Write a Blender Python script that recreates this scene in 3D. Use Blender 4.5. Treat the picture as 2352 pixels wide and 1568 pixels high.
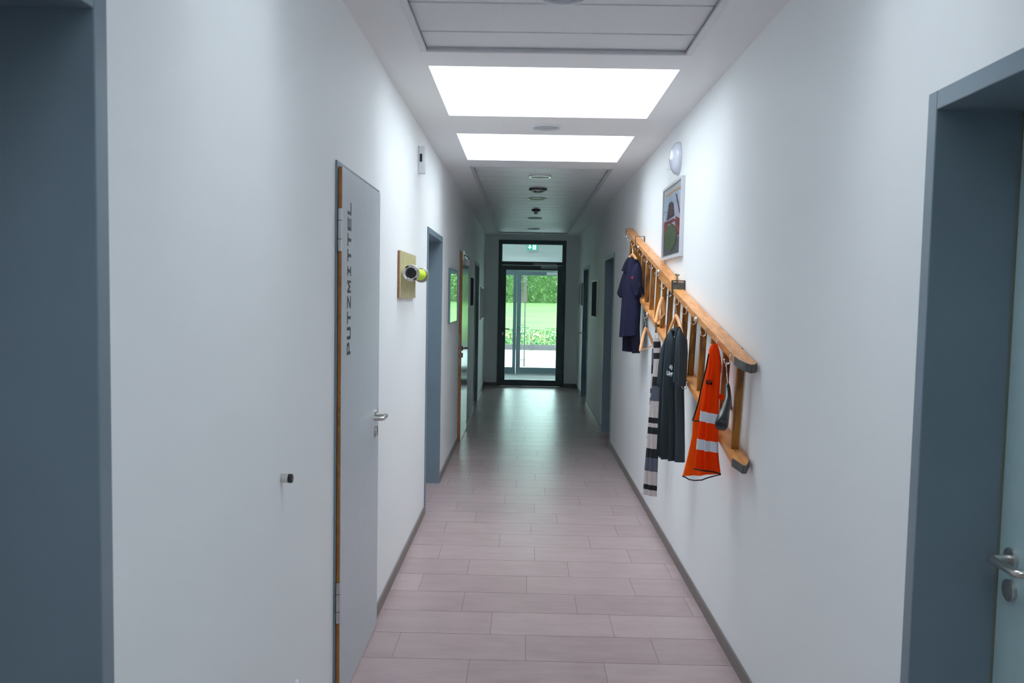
import bpy, bmesh, math, random
from math import sin, cos, pi, radians, hypot
from mathutils import Vector, Matrix
random.seed(7)
for o in list(bpy.data.objects): bpy.data.objects.remove(o, do_unlink=True)
S = bpy.context.scene
C = S.collection

# ------------------------------------------------------------------ camera
YAW, PITCH, ROLL, F, CX, CY, EYE = 0.01342, -0.06689, 0.01871, 2017.26, 1176.0, 817.2, 1.62341
f_ = Vector((-sin(YAW)*cos(PITCH), cos(YAW)*cos(PITCH), sin(PITCH)))
r0 = Vector((cos(YAW), sin(YAW), 0)); u0 = r0.cross(f_)
r_ = cos(ROLL)*r0 + sin(ROLL)*u0; u_ = -sin(ROLL)*r0 + cos(ROLL)*u0
cam_data = bpy.data.cameras.new('camera'); cam = bpy.data.objects.new('camera', cam_data); C.objects.link(cam)
cam.matrix_world = Matrix(((r_.x, u_.x, -f_.x, 0), (r_.y, u_.y, -f_.y, 0), (r_.z, u_.z, -f_.z, EYE), (0, 0, 0, 1)))
cam_data.sensor_fit = 'HORIZONTAL'; cam_data.sensor_width = 36.0
cam_data.lens = F/2352*36; cam_data.shift_y = (CY-784)/2352; cam_data.clip_start = 0.05; cam_data.clip_end = 500
S.camera = cam
cam_data.dof.use_dof = True; cam_data.dof.focus_distance = 5.5; cam_data.dof.aperture_fstop = 8.0
# ------------------------------------------------------------------ sky, light, exposure
S.view_settings.view_transform = 'Standard'; S.view_settings.look = 'None'
S.view_settings.gamma = 1; S.view_settings.use_curve_mapping = False
S.view_settings.exposure = 1.13
S.cycles.max_bounces = 24; S.cycles.diffuse_bounces = 16; S.cycles.glossy_bounces = 8; S.cycles.transparent_max_bounces = 16
SKY = 4.6
w = bpy.data.worlds.new('overcast_sky'); S.world = w; w.use_nodes = True
bg = w.node_tree.nodes['Background']; bg.inputs[0].default_value = (0.85, 0.93, 1.0, 1); bg.inputs[1].default_value = SKY

def area(name, loc, rot, sx, sy, power, col=(1, 1, 1), portal=False):
    l = bpy.data.lights.new(name, 'AREA'); l.shape = 'RECTANGLE'; l.size = sx; l.size_y = sy; l.energy = power; l.color = col
    if portal: l.cycles.is_portal = True
    o = bpy.data.objects.new(name, l); C.objects.link(o); o.location = loc; o.rotation_euler = rot
    return o
area('skylight_portal', (0.12, 4.97, 3.42), (0, 0, 0), 1.3, 1.26, 1, portal=True)
area('skylight_portal', (0.12, 6.745, 3.42), (0, 0, 0), 1.3, 1.26, 1, portal=True)
area('skylight_portal', (0.12, 2.18, 3.42), (0, 0, 0), 1.3, .55, 1, portal=True)  # portal of the unseen added skylight ahead of the camera
area('skylight_portal', (0.12, 0.6, 3.42), (0, 0, 0), 1.3, .85, 1, portal=True)  # portal of the unseen added skylight above the camera
area('entrance_portal', (0.2, 18.75, 1.3), (radians(-90), 0, pi), 2.8, 2.7, 1, portal=True)

# ------------------------------------------------------------------ dimensions
XL, XR, H = -0.721, 0.965, 2.745
Y0, Y1 = -3.0, 16.0

def ray(px, py):
    return r_*((px-CX)/F) - u_*((py-CY)/F) + f_
def aty(px, py, Y):                       # the point at depth Y seen at (px, py)
    d = ray(px, py); k = Y/d.y
    return Vector((d.x*k, Y, EYE+d.z*k))

# ------------------------------------------------------------------ materials
def mat(name, col, rough=0.5, metal=0.0, bump=None, noise=None, spec=0.5, coat=0.0, emis=None, sheen=0.0, tint=None):
    m = bpy.data.materials.new(name); m.use_nodes = True
    nt = m.node_tree; b = nt.nodes['Principled BSDF']
    b.inputs['Base Color'].default_value = (*col, 1); b.inputs['Roughness'].default_value = rough
    b.inputs['Metallic'].default_value = metal; b.inputs['Specular IOR Level'].default_value = spec
    b.inputs['Coat Weight'].default_value = coat; b.inputs['Sheen Weight'].default_value = sheen
    if emis: b.inputs['Emission Color'].default_value = (*emis[0], 1); b.inputs['Emission Strength'].default_value = emis[1]
    tc = nt.nodes.new('ShaderNodeTexCoord')
    if noise or tint:
        amp, scale = noise or tint
        n = nt.nodes.new('ShaderNodeTexNoise'); n.inputs['Scale'].default_value = scale; n.inputs['Detail'].default_value = 4
        mp = nt.nodes.new('ShaderNodeMapping'); nt.links.new(tc.outputs['Object'], mp.inputs[0]); nt.links.new(mp.outputs[0], n.inputs['Vector'])
        cr = nt.nodes.new('ShaderNodeValToRGB')
        cr.color_ramp.elements[0].position = 0.3; cr.color_ramp.elements[1].position = 0.7
        cr.color_ramp.elements[0].color = (*[c*(1-amp) for c in col], 1); cr.color_ramp.elements[1].color = (*[min(1, c*(1+amp)) for c in col], 1)
        nt.links.new(n.outputs[0], cr.inputs[0]); nt.links.new(cr.outputs[0], b.inputs['Base Color'])
    if bump:
        st, sc = bump
        n2 = nt.nodes.new('ShaderNodeTexNoise'); n2.inputs['Scale'].default_value = sc; n2.inputs['Detail'].default_value = 3
        nt.links.new(tc.outputs['Object'], n2.inputs['Vector'])
        bp = nt.nodes.new('ShaderNodeBump'); bp.inputs['Strength'].default_value = st; bp.inputs['Distance'].default_value = 0.002
        nt.links.new(n2.outputs[0], bp.inputs['Height']); nt.links.new(bp.outputs[0], b.inputs['Normal'])
    return m
M = {}
M['wall'] = mat('wall_paint', (0.868, 0.892, 0.897), 0.6, bump=(0.12, 160), spec=0.3)
M['ceiling'] = mat('ceiling_paint', (0.83, 0.835, 0.85), 0.8, spec=0.2)
M['steel_paint'] = mat('blue_grey_steel_paint', (0.185, 0.25, 0.30), 0.35, noise=(0.04, 3))
M['leaf'] = mat('grey_door_laminate', (0.55, 0.59, 0.63), 0.38, noise=(0.03, 30))
M['leaf_green'] = mat('grey_green_door_laminate', (0.36, 0.50, 0.52), 0.4, noise=(0.03, 30))
M['leaf_gloss'] = mat('glossy_metal_door_paint', (0.30, 0.34, 0.36), 0.16, metal=0.6)
M['anthracite'] = mat('anthracite_paint', (0.085, 0.12, 0.135), 0.4)
M['light_frame'] = mat('pale_blue_grey_aluminium_paint', (0.16, 0.235, 0.28), 0.4)
M['edge_wood'] = mat('orange_wood_edge', (0.42, 0.16, 0.03), 0.5, noise=(0.25, 40))
M['dark_seal'] = mat('black_rubber', (0.015, 0.015, 0.016), 0.6)
M['seal_grey'] = mat('olive_grey_rubber', (0.16, 0.19, 0.15), 0.6)
M['steel'] = mat('brushed_steel', (0.62, 0.61, 0.58), 0.28, metal=1.0, noise=(0.08, 200))
M['chrome'] = mat('chrome', (0.8, 0.8, 0.8), 0.1, metal=1.0)
M['darksteel'] = mat('dark_forged_steel', (0.13, 0.13, 0.125), 0.42, metal=0.8, noise=(0.3, 25))
M['brass'] = mat('aged_brass', (0.35, 0.32, 0.2), 0.4, metal=0.9)
M['baseboard'] = mat('brown_grey_tile_skirting', (0.20, 0.175, 0.165), 0.45, noise=(0.08, 12))
M['grout'] = mat('grout', (0.25, 0.22, 0.215), 0.8)
M['white_plastic'] = mat('white_plastic', (0.75, 0.77, 0.80), 0.4)
M['opal'] = mat('opal_lamp_glass', (0.72, 0.76, 0.88), 0.15, coat=0.5)
M['lens'] = mat('pale_grey_light_cover', (0.50, 0.51, 0.55), 0.5)
M['planks'] = mat('mineral_fibre_plank', (0.76, 0.77, 0.79), 0.85, noise=(0.06, 220), bump=(0.5, 240))
M['planks_satin'] = mat('satin_ceiling_plank', (0.76, 0.77, 0.78), 0.42, noise=(0.04, 60))
M['trim'] = mat('aluminium_trim_paint', (0.62, 0.62, 0.66), 0.4)
M['board'] = mat('pale_oak_board', (0.52, 0.45, 0.26), 0.5, noise=(0.12, 18))
M['board_edge'] = mat('brown_plywood_edge', (0.36, 0.17, 0.09), 0.6, noise=(0.25, 60))
M['neon'] = mat('neon_yellow_hose', (0.62, 0.88, 0.02), 0.5, bump=(0.3, 300))
M['black'] = mat('black_plastic', (0.012, 0.013, 0.015), 0.35)
M['gloss_black'] = mat('glossy_black_plastic', (0.016, 0.018, 0.022), 0.30)
M['text'] = mat('dark_grey_lettering', (0.035, 0.045, 0.05), 0.5)
M['hanger'] = mat('varnished_beech', (0.74, 0.37, 0.15), 0.35, noise=(0.1, 30))
M['navy'] = mat('navy_cloth', (0.016, 0.017, 0.048), 0.9, bump=(0.4, 300), spec=0.2)
M['navy_dark'] = mat('dark_navy_cloth', (0.007, 0.008, 0.022), 0.9, bump=(0.4, 300), spec=0.2)
M['shirt'] = mat('slate_grey_jersey', (0.050, 0.068, 0.080), 0.9, bump=(0.3, 400), spec=0.2)
M['red'] = mat('red_print', (0.5, 0.01, 0.04), 0.6)
M['white_print'] = mat('white_print', (0.75, 0.78, 0.82), 0.6)
M['orange'] = mat('fluorescent_orange_cloth', (1.0, 0.055, 0.001), 0.9, bump=(0.2, 200), spec=0.1)
M['orange2'] = mat('paler_orange_lining', (1.0, 0.11, 0.004), 0.9, bump=(0.2, 200), spec=0.1)
M['reflect'] = mat('silver_reflective_tape', (0.72, 0.80, 0.88), 0.4)
M['piping'] = mat('dark_brown_piping', (0.02, 0.008, 0.006), 0.8)
M['cream'] = mat('cream_wool', (0.47, 0.42, 0.41), 0.95, noise=(0.12, 180), bump=(0.6, 250), sheen=0.4)
M['wool_black'] = mat('black_wool', (0.012, 0.014, 0.016), 0.95, bump=(0.6, 250))
M['wool_grey'] = mat('slate_wool', (0.085, 0.09, 0.13), 0.95, bump=(0.6, 250))
M['pavement'] = mat('pale_concrete_paving', (0.34, 0.34, 0.34), 0.9, noise=(0.06, 3))
M['lawn'] = mat('lawn_grass', (0.07, 0.155, 0.022), 0.95, noise=(0.3, .35))
M['foliage'] = mat('tree_leaves', (0.075, 0.16, 0.055), 0.8, noise=(0.35, 2))
M['foliage2'] = mat('pale_tree_leaves', (0.14, 0.26, 0.075), 0.8, noise=(0.35, 2))
M['bark'] = mat('bark', (0.12, 0.09, 0.07), 0.9, noise=(0.3, 20))
M['bushleaf'] = mat('bedding_plant_leaves', (0.06, 0.15, 0.045), 0.8, noise=(0.3, 20))
M['petal_white'] = mat('cream_petals', (0.38, 0.37, 0.25), 0.7)
M['petal_orange'] = mat('peach_petals', (0.40, 0.24, 0.12), 0.7)
M['planter'] = mat('dark_timber_planter', (0.07, 0.06, 0.065), 0.8)
M['green'] = mat('exit_sign_green', (0.0, 0.36, 0.22), 0.4, emis=((0.0, 0.62, 0.38), 0.3))
M['sign_white'] = mat('exit_sign_white', (0.8, 0.8, 0.8), 0.4, emis=((0.9, 1, 1), .55))
M['lit'] = mat('fill_lamp_diffuser', (0.8, 0.8, 0.8), 0.4, emis=((0.95, 1, 1), 4.5))  # glow of the added, unseen entrance lamp
M['mount'] = mat('grey_picture_mount', (0.50, 0.52, 0.54), 0.7)

def glass(name, tint=(1, 1, 1), refl=1.0, rough=0.0):
    m = bpy.data.materials.new(name); m.use_nodes = True; nt = m.node_tree; nt.nodes.clear()
    out = nt.nodes.new('ShaderNodeOutputMaterial'); mx = nt.nodes.new('ShaderNodeMixShader')
    tr = nt.nodes.new('ShaderNodeBsdfTransparent'); tr.inputs[0].default_value = (*tint, 1)
    gl = nt.nodes.new('ShaderNodeBsdfGlossy'); gl.inputs['Roughness'].default_value = rough
    fr = nt.nodes.new('ShaderNodeFresnel'); fr.inputs['IOR'].default_value = 1.45
    mt = nt.nodes.new('ShaderNodeMath'); mt.operation = 'MULTIPLY'; mt.inputs[1].default_value = refl
    nt.links.new(fr.outputs[0], mt.inputs[0]); nt.links.new(mt.outputs[0], mx.inputs[0])
    nt.links.new(tr.outputs[0], mx.inputs[1]); nt.links.new(gl.outputs[0], mx.inputs[2]); nt.links.new(mx.outputs[0], out.inputs[0])
    return m
M['glass'] = glass('clear_door_glass', (0.90, 0.97, 0.96))
M['glass_out'] = glass('clear_outer_glass', (0.93, 1.0, 0.97))
M['roof_glass'] = glass('clear_roof_glass', (1, 1, 1), 0.5)
M['matte_glass'] = glass('non_reflecting_picture_glass', (1, 1, 1), 0.15)
M['pic_glass'] = glass('picture_glass', (1, 1, 1), 1.6)

def wood_mat(name, a, b_, scale=(1.2, 14, 14), knots=True, rough=0.38):
    m = bpy.data.materials.new(name); m.use_nodes = True; nt = m.node_tree; b = nt.nodes['Principled BSDF']
    tc = nt.nodes.new('ShaderNodeTexCoord'); mp = nt.nodes.new('ShaderNodeMapping')
    mp.inputs['Scale'].default_value = (scale[1], scale[0], scale[2])
    n = nt.nodes.new('ShaderNodeTexNoise'); n.inputs['Scale'].default_value = 3.0; n.inputs['Detail'].default_value = 6
    nt.links.new(tc.outputs['Object'], mp.inputs[0]); nt.links.new(mp.outputs[0], n.inputs['Vector'])
    cr = nt.nodes.new('ShaderNodeValToRGB'); cr.color_ramp.elements[0].position = 0.35; cr.color_ramp.elements[1].position = 0.62
    cr.color_ramp.elements[0].color = (*a, 1); cr.color_ramp.elements[1].color = (*b_, 1)
    nt.links.new(n.outputs[0], cr.inputs[0]); src = cr.outputs[0]
    if knots:
        v = nt.nodes.new('ShaderNodeTexNoise'); v.inputs['Scale'].default_value = 70; v.inputs['Detail'].default_value = 5
        nt.links.new(tc.outputs['Object'], v.inputs['Vector'])
        c2 = nt.nodes.new('ShaderNodeValToRGB'); c2.color_ramp.elements[0].position = 0.64; c2.color_ramp.elements[1].position = 0.70
        c2.color_ramp.elements[0].color = (0, 0, 0, 1); c2.color_ramp.elements[1].color = (0.75, 0.75, 0.75, 1)
        nt.links.new(v.outputs[0], c2.inputs[0])
        mx = nt.nodes.new('ShaderNodeMix'); mx.data_type = 'RGBA'
        nt.links.new(c2.outputs[0], mx.inputs[0]); nt.links.new(src, mx.inputs[6]); mx.inputs[7].default_value = (0.07, 0.03, 0.015, 1); src = mx.outputs[2]
    nt.links.new(src, b.inputs['Base Color']); b.inputs['Roughness'].default_value = rough
    return m
M['rail'] = wood_mat('varnished_orange_pine', (0.56, 0.22, 0.06), (0.77, 0.35, 0.115))
M['rung'] = wood_mat('dark_orange_ash', (0.13, 0.045, 0.005), (0.42, 0.165, 0.014), scale=(14, 14, 1.2))

def floor_mat():
    m = bpy.data.materials.new('taupe_porcelain_tile'); m.use_nodes = True; nt = m.node_tree; b = nt.nodes['Principled BSDF']
    at = nt.nodes.new('ShaderNodeAttribute'); at.attribute_name = 'tile_tone'
    tc = nt.nodes.new('ShaderNodeTexCoord'); mp = nt.nodes.new('ShaderNodeMapping'); mp.inputs['Scale'].default_value = (2.2, 6, 1)
    n = nt.nodes.new('ShaderNodeTexNoise'); n.inputs['Scale'].default_value = 2.0; n.inputs['Detail'].default_value = 6; n.inputs['Roughness'].default_value = 0.6
    nt.links.new(tc.outputs['Object'], mp.inputs[0]); nt.links.new(mp.outputs[0], n.inputs['Vector'])
    ad = nt.nodes.new('ShaderNodeMath'); ad.operation = 'ADD'
    ml = nt.nodes.new('ShaderNodeMath'); ml.operation = 'MULTIPLY'; ml.inputs[1].default_value = 0.30
    nt.links.new(at.outputs['Fac'], ml.inputs[0]); nt.links.new(ml.outputs[0], ad.inputs[0]); nt.links.new(n.outputs[0], ad.inputs[1])
    cr = nt.nodes.new('ShaderNodeValToRGB'); cr.color_ramp.elements[0].position = 0.40; cr.color_ramp.elements[1].position = 0.95
    cr.color_ramp.elements[0].color = (0.37, 0.283, 0.282, 1); cr.color_ramp.elements[1].color = (0.47, 0.37, 0.368, 1)
    nt.links.new(ad.outputs[0], cr.inputs[0]); nt.links.new(cr.outputs[0], b.inputs['Base Color'])
    b.inputs['Roughness'].default_value = 0.30; b.inputs['Specular IOR Level'].default_value = 0.36
    bp = nt.nodes.new('ShaderNodeBump'); bp.inputs['Strength'].default_value = 0.15; bp.inputs['Distance'].default_value = 0.001
    n3 = nt.nodes.new('ShaderNodeTexNoise'); n3.inputs['Scale'].default_value = 40; nt.links.new(tc.outputs['Object'], n3.inputs['Vector'])
    nt.links.new(n3.outputs[0], bp.inputs['Height']); nt.links.new(bp.outputs[0], b.inputs['Normal'])
    return m
M['floor'] = floor_mat()

# ------------------------------------------------------------------ mesh builder
class MB:
    def __init__(s): s.v = []; s.f = []; s.m = []
    def add(s, vs, fs, mi=0):
        n = len(s.v); s.v += [tuple(v) for v in vs]
        for f in fs: s.f.append(tuple(i+n for i in f)); s.m.append(mi)
        return s
    def box(s, x0, x1, y0, y1, z0, z1, mi=0):
        vs = [(x, y, z) for z in (z0, z1) for y in (y0, y1) for x in (x0, x1)]
        return s.add(vs, [(0, 2, 3, 1), (4, 5, 7, 6), (0, 1, 5, 4), (1, 3, 7, 5), (3, 2, 6, 7), (2, 0, 4, 6)], mi)
    def obox(s, c, ax, ay, az, mi=0):      # oriented box: centre, three half-axis vectors
        c, ax, ay, az = map(Vector, (c, ax, ay, az))
        vs = [c+ax*i+ay*j+az*k for k in (-1, 1) for j in (-1, 1) for i in (-1, 1)]
        return s.add(vs, [(0, 2, 3, 1), (4, 5, 7, 6), (0, 1, 5, 4), (1, 3, 7, 5), (3, 2, 6, 7), (2, 0, 4, 6)], mi)
    def tube(s, pts, r, n=10, mi=0, caps=True, sq=1.0, up=None):
        pts = [Vector(p) for p in pts]; rs = r if isinstance(r, (list, tuple)) else [r]*len(pts)
        t = (pts[1]-pts[0]).normalized()
        a = Vector(up) if up else (Vector((0, 0, 1)) if abs(t.z) < 0.9 else Vector((1, 0, 0)))
        nrm = (a - t*a.dot(t)).normalized(); vs = []; fs = []
        for i, p in enumerate(pts):
            if i == 0: tt = (pts[1]-pts[0])
            elif i == len(pts)-1: tt = pts[-1]-pts[-2]
            else: tt = (pts[i+1]-pts[i]).normalized()+(pts[i]-pts[i-1]).normalized()
            tt.normalize(); nrm = (nrm - tt*nrm.dot(tt)).normalized(); bi = tt.cross(nrm)
            for k in range(n):
                q = 2*pi*k/n; vs.append(p + nrm*cos(q)*rs[i] + bi*sin(q)*rs[i]*sq)
        for i in range(len(pts)-1):
            for k in range(n): fs.append((i*n+k, i*n+(k+1) % n, (i+1)*n+(k+1) % n, (i+1)*n+k))
        if caps: fs += [tuple(range(n-1, -1, -1)), tuple((len(pts)-1)*n+k for k in range(n))]
        return s.add(vs, fs, mi)
    def lathe(s, c, axis, prof, n=28, mi=0):   # prof: (distance along axis, radius)
        c = Vector(c); ax = Vector(axis).normalized(); a = Vector((0, 0, 1)) if abs(ax.z) < 0.9 else Vector((1, 0, 0))
        e1 = (a-ax*a.dot(ax)).normalized(); e2 = ax.cross(e1); vs = []; fs = []
        for d, r in prof:
            for k in range(n):
                q = 2*pi*k/n; vs.append(c+ax*d+e1*cos(q)*r+e2*sin(q)*r)
        for i in range(len(prof)-1):
            for k in range(n): fs.append((i*n+k, i*n+(k+1) % n, (i+1)*n+(k+1) % n, (i+1)*n+k))
        fs += [tuple(range(n-1, -1, -1)), tuple((len(prof)-1)*n+k for k in range(n))]
        return s.add(vs, fs, mi)
    def ring(s, c, axis, ri, ro, h0, h1, n=32, mi=0):
        c = Vector(c); ax = Vector(axis).normalized(); a = Vector((0, 0, 1)) if abs(ax.z) < 0.9 else Vector((1, 0, 0))
        e1 = (a-ax*a.dot(ax)).normalized(); e2 = ax.cross(e1); vs = []; fs = []
        pr = [(h0, ri), (h0, ro), (h1, ro), (h1, ri)]
        for d, r in pr:
            for k in range(n):
                q = 2*pi*k/n; vs.append(c+ax*d+e1*cos(q)*r+e2*sin(q)*r)
        for i in range(4):
            j = (i+1) % 4
            for k in range(n): fs.append((i*n+k, i*n+(k+1) % n, j*n+(k+1) % n, j*n+k))
        return s.add(vs, fs, mi)
    def prism(s, poly, ext, mi=0):
        poly = [Vector(p) for p in poly]; ext = Vector(ext); n = len(poly)
        vs = poly+[p+ext for p in poly]
        fs = [tuple(range(n-1, -1, -1)), tuple(range(n, 2*n))]+[(i, (i+1) % n, n+(i+1) % n, n+i) for i in range(n)]
        return s.add(vs, fs, mi)
    def build(s, name, mats, parent=None, smooth=False, bevel=0, seg=2, label=None, autos=40):
        me = bpy.data.meshes.new(name)
        off = root_loc(parent)
        me.from_pydata([(v[0]-off[0], v[1]-off[1], v[2]-off[2]) for v in s.v], [], s.f)
        if not isinstance(mats, (list, tuple)): mats = [mats]
        for m in mats: me.materials.append(M[m] if isinstance(m, str) else m)
        for p, mi in zip(me.polygons, s.m): p.material_index = mi; p.use_smooth = smooth
        bm = bmesh.new(); bm.from_mesh(me); bmesh.ops.recalc_face_normals(bm, faces=bm.faces)
        if smooth:
            for e in bm.edges:
                if len(e.link_faces) == 2 and e.calc_face_angle(0) > radians(autos): e.smooth = False
        bm.to_mesh(me); bm.free(); me.update()
        o = bpy.data.objects.new(name, me); C.objects.link(o)
        if parent: o.parent = parent
        if bevel:
            b = o.modifiers.new('bevel', 'BEVEL'); b.width = bevel; b.segments = seg; b.limit_method = 'ANGLE'; b.angle_limit = radians(50)
        if label: o['label'] = label
        return o
def root_loc(p):
    v = Vector((0, 0, 0))
    while p is not None: v += p.location; p = p.parent
    return v
def tag(o, label, cat=None, group=None, kind=None):
    o['label'] = label
    if cat: o['category'] = cat
    if group: o['group'] = group
    if kind: o['kind'] = kind
    return o
def thing(name, loc, label, cat, group=None, kind=None):
    o = bpy.data.objects.new(name, None); C.objects.link(o); o.location = loc; o.empty_display_size = 0.05
    return tag(o, label, cat, group, kind)
def copy_tree(o, parent=None):
    c = o.copy(); C.objects.link(c); c.parent = parent
    for ch in list(o.children): copy_tree(ch, c)
    return c

# ------------------------------------------------------------------ setting: floor
random.seed(11)
SEAM = {-1: .384, 0: .034, 1: .464, 2: .303, 3: .041, 4: .292, 5: .093, 6: .463, 7: .073, 8: .267, 9: .105, 10: .471, 11: .198, 12: .56, 13: .127, 14: .381, 15: .205, 16: .551, 17: .159, 18: .535, 19: .382, 20: .021, 21: .305, 22: .464, 23: .034, 24: .466, 25: .206, 26: .0, 27: .121, 28: .357, 29: .471, 30: .267, 31: .169, 32: .354, 33: .488, 34: .387, 35: .086, 36: .466, 37: .588}
fl = MB(); tones = []
fl.box(-1.1, 1.4, Y0-.2, 16.2, -0.12, -0.0012, 1); tones += [0]*6
g = 0.0016
for r in range(-23, 42):
    ya = 3.8329+.3*r; yb = ya+.3
    if yb < Y0 or ya > 16.1: continue
    off = SEAM.get(r, random.random()*.6)
    x = off-.6*3
    while x < 1.35:
        x0, x1 = max(x, -1.05), min(x+.6, 1.35)
        if x1 > x0+.01:
            yb2 = min(yb, 16.1)
            fl.box(x0+g, x1-g, ya+g, yb2-g, -0.01, 0, 0); tones += [random.random()]*6
        x += .6
fo = fl.build('floor', ['floor', 'grout'])
at = fo.data.attributes.new('tile_tone', 'FLOAT', 'FACE')
for i, t in enumerate(tones): at.data[i].value = t
tag(fo, 'taupe rectangular porcelain floor tiles running down the corridor', 'floor', kind='structure')

# ------------------------------------------------------------------ walls with door openings (y0, y1, top)
LEFT = [(0.55, 1.457), (3.37, 4.24), (6.475, 7.52), (9.68, 10.65), (12.62, 13.60)]
RIGHT = [(1.13, 2.107), (9.61, 10.60), (13.37, 14.50)]
ZT = 2.08; FW = 0.045; TH = 0.35
def wall(name, x0, x1, holes, label):
    m = MB(); y = Y0
    for a, b in holes:
        m.box(x0, x1, y, a-FW, 0, H+.1); m.box(x0, x1, a-FW, b+FW, ZT+FW, H+.1); y = b+FW
    m.box(x0, x1, y, Y1+.2, 0, H+.1)
    return tag(m.build(name, 'wall'), label, 'wall', kind='structure')
wall('wall_left', XL-TH, XL, LEFT, 'white painted wall on the left side of the corridor')
wall('wall_right', XR, XR+TH, RIGHT, 'white painted wall on the right side of the corridor')
m = MB(); m.box(XL, -0.49, Y1, Y1+.2, 0, H+.1).box(0.735, XR, Y1, Y1+.2, 0, H+.1).box(-0.49, 0.735, Y1, Y1+.2, 2.657, H+.1)
tag(m.build('wall_end', 'wall'), 'white end wall around the dark glazed door', 'wall', kind='structure')
m = MB(); m.box(XL-.3, XR+.3, Y0-.15, Y0, 0, H+.1)
tag(m.build('wall_back', 'wall'), 'white wall behind the camera', 'wall', kind='structure')

def skirting(name, side, holes, label, zh=0.064):
    m = MB(); y = Y0; t = 0.010
    xa, xb = (XL, XL+t) if side < 0 else (XR-t, XR)
    for a, b in holes+[(Y1+FW, 0)]:
        if a-FW > y: m.box(xa, xb, y, a-FW, 0, zh)
        y = b+FW
    return tag(m.build(name, 'baseboard', bevel=0.002), label, 'baseboard', kind='structure')
skirting('baseboard_left', -1, LEFT, 'brown-grey tile skirting along the left wall')
skirting('baseboard_right', 1, RIGHT, 'brown-grey tile skirting along the right wall')
m = MB(); m.box(XL, -0.49, Y1-.01, Y1, 0, .064).box(0.735, XR, Y1-.01, Y1, 0, .064)
tag(m.build('baseboard_end', 'baseboard'), 'brown-grey tile skirting beside the dark end door', 'baseboard', kind='structure')

# ------------------------------------------------------------------ ceiling
HX0, HX1 = -0.495, 0.735
SA, S0, P1, S1, S2, P2 = (.1, .88), (1.95, 2.42), (3.10, 4.12), (4.38, 5.56), (6.16, 7.33), (7.70, 15.55)  # first two are unseen skylights, added to light the near walls
m = MB(); T = .14
m.box(XL-TH, HX0, Y0-.15, 16.2, H, H+T).box(HX1, XR+TH, Y0-.15, 16.2, H, H+T)
y = Y0-.15
for a, b in (SA, S0, P1, S1, S2, P2): m.box(HX0, HX1, y, a, H, H+T); y = b
m.box(HX0, HX1, y, 16.2, H, H+T)
tag(m.build('ceiling', 'ceiling'), 'white plasterboard ceiling around panels and skylights', 'ceiling', kind='structure')
for n, (a, b) in enumerate((S1, S2, S0, SA)):
    m = MB(); zt = 3.40; d = .05
    m.box(HX0-d, HX0, a-d, b+d, H+T, zt).box(HX1, HX1+d, a-d, b+d, H+T, zt).box(HX0, HX1, a-d, a, H+T, zt).box(HX0, HX1, b, b+d, H+T, zt)
    o = m.build('window_%d' % (n+1), 'wall')
    tag(o, ['bright rectangular skylight, the nearer one', 'bright rectangular skylight, the farther one', 'narrow unseen skylight added just ahead of the camera to light the near walls', 'unseen rectangular skylight added above the camera to light the near walls'][n], 'skylight', kind='structure')
    g_ = MB(); g_.box(HX0, HX1, a, b, zt-.02, zt-.01); g_.build('skylight_pane', 'roof_glass', o)

def panel(a, b, step, first, label):
    t = thing('ceiling_panel', (0.12, (a+b)/2, H), label, 'ceiling panel', 'recessed plank ceiling panels')
    p = MB(); zc = H+.018; e = .022
    p.box(HX0, HX1, a, b, zc+.016, H+T)            # backing above the grooves
    y = first
    while y < b-.03:
        y2 = y+step-.020 if y+step < b-.03 else b; p.box(HX0+e, HX1-e, max(y, a), y2, zc, zc+.02); y = y+step
    p.build('planks', 'planks' if a < 5 else 'planks_satin', t)
    r = MB(); zz = H-.004; 
    for x0, x1, q0, q1 in ((HX0-.006, HX0+e, a-.006, b+.006), (HX1-e, HX1+.006, a-.006, b+.006), (HX0+e, HX1-e, a-.006, a+e), (HX0+e, HX1-e, b-e*.6, b+.006)):
        r.box(x0, x1, q0, q1, zz, zz+.012)
    r.build('trim_frame', 'trim', t, bevel=.002)
    return t
panel(P1[0], P1[1], 0.375, 3.135, 'recessed plank ceiling panel in the foreground, before the skylights')
panel(P2[0], P2[1], 0.345, 7.78, 'long recessed plank ceiling panel beyond the skylights')

def disc_light(y, label, z=H, r=.104):
    t = thing('ceiling_light', (0.12, y, z), label, 'ceiling light', 'round flush ceiling lights')
    a = MB(); a.ring((0.12, y, z), (0, 0, -1), r*.86, r, -.004, .014, 36); a.build('trim_ring', 'chrome' if y > 8 else 'white_plastic', t, smooth=True, bevel=.002)
    b = MB(); b.lathe((0.12, y, z), (0, 0, -1), [(-.004, r*.88), (.004, r*.87), (.006, r*.4), (.0062, .001)], 32); b.build('cover', 'lens', t, smooth=True)
    return t
PZ = H+.018
disc_light(3.375, 'round flush ceiling light cut off by the top of the photo', PZ)
disc_light(5.855, 'round flush ceiling light between the two skylights')
disc_light(8.35, 'round flush light in the far panel, nearest the skylights', PZ)
disc_light(10.22, 'round flush light between the chrome downlight and smoke detector', PZ)
disc_light(12.70, 'round flush light just beyond the smoke detector', PZ)
disc_light(14.65, 'round flush light nearest the end door', PZ)
t = thing('downlight', (0.115, 9.31, PZ), 'chrome-rimmed downlight in the far ceiling panel', 'downlight')
a = MB(); a.ring((0.115, 9.31, PZ), (0, 0, -1), .07, .095, -.002, .022, 32); a.build('bezel', 'darksteel', t, smooth=True, bevel=.004)
a = MB(); a.lathe((0.115, 9.31, PZ), (0, 0, -1), [(0, .07), (.028, .068), (.04, .05), (.032, .03), (.03, .001)], 32); a.build('reflector', 'chrome', t, smooth=True)
t = thing('smoke_detector', (0.122, 11.5, PZ), 'small round smoke detector under the far ceiling panel', 'smoke detector')
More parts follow.
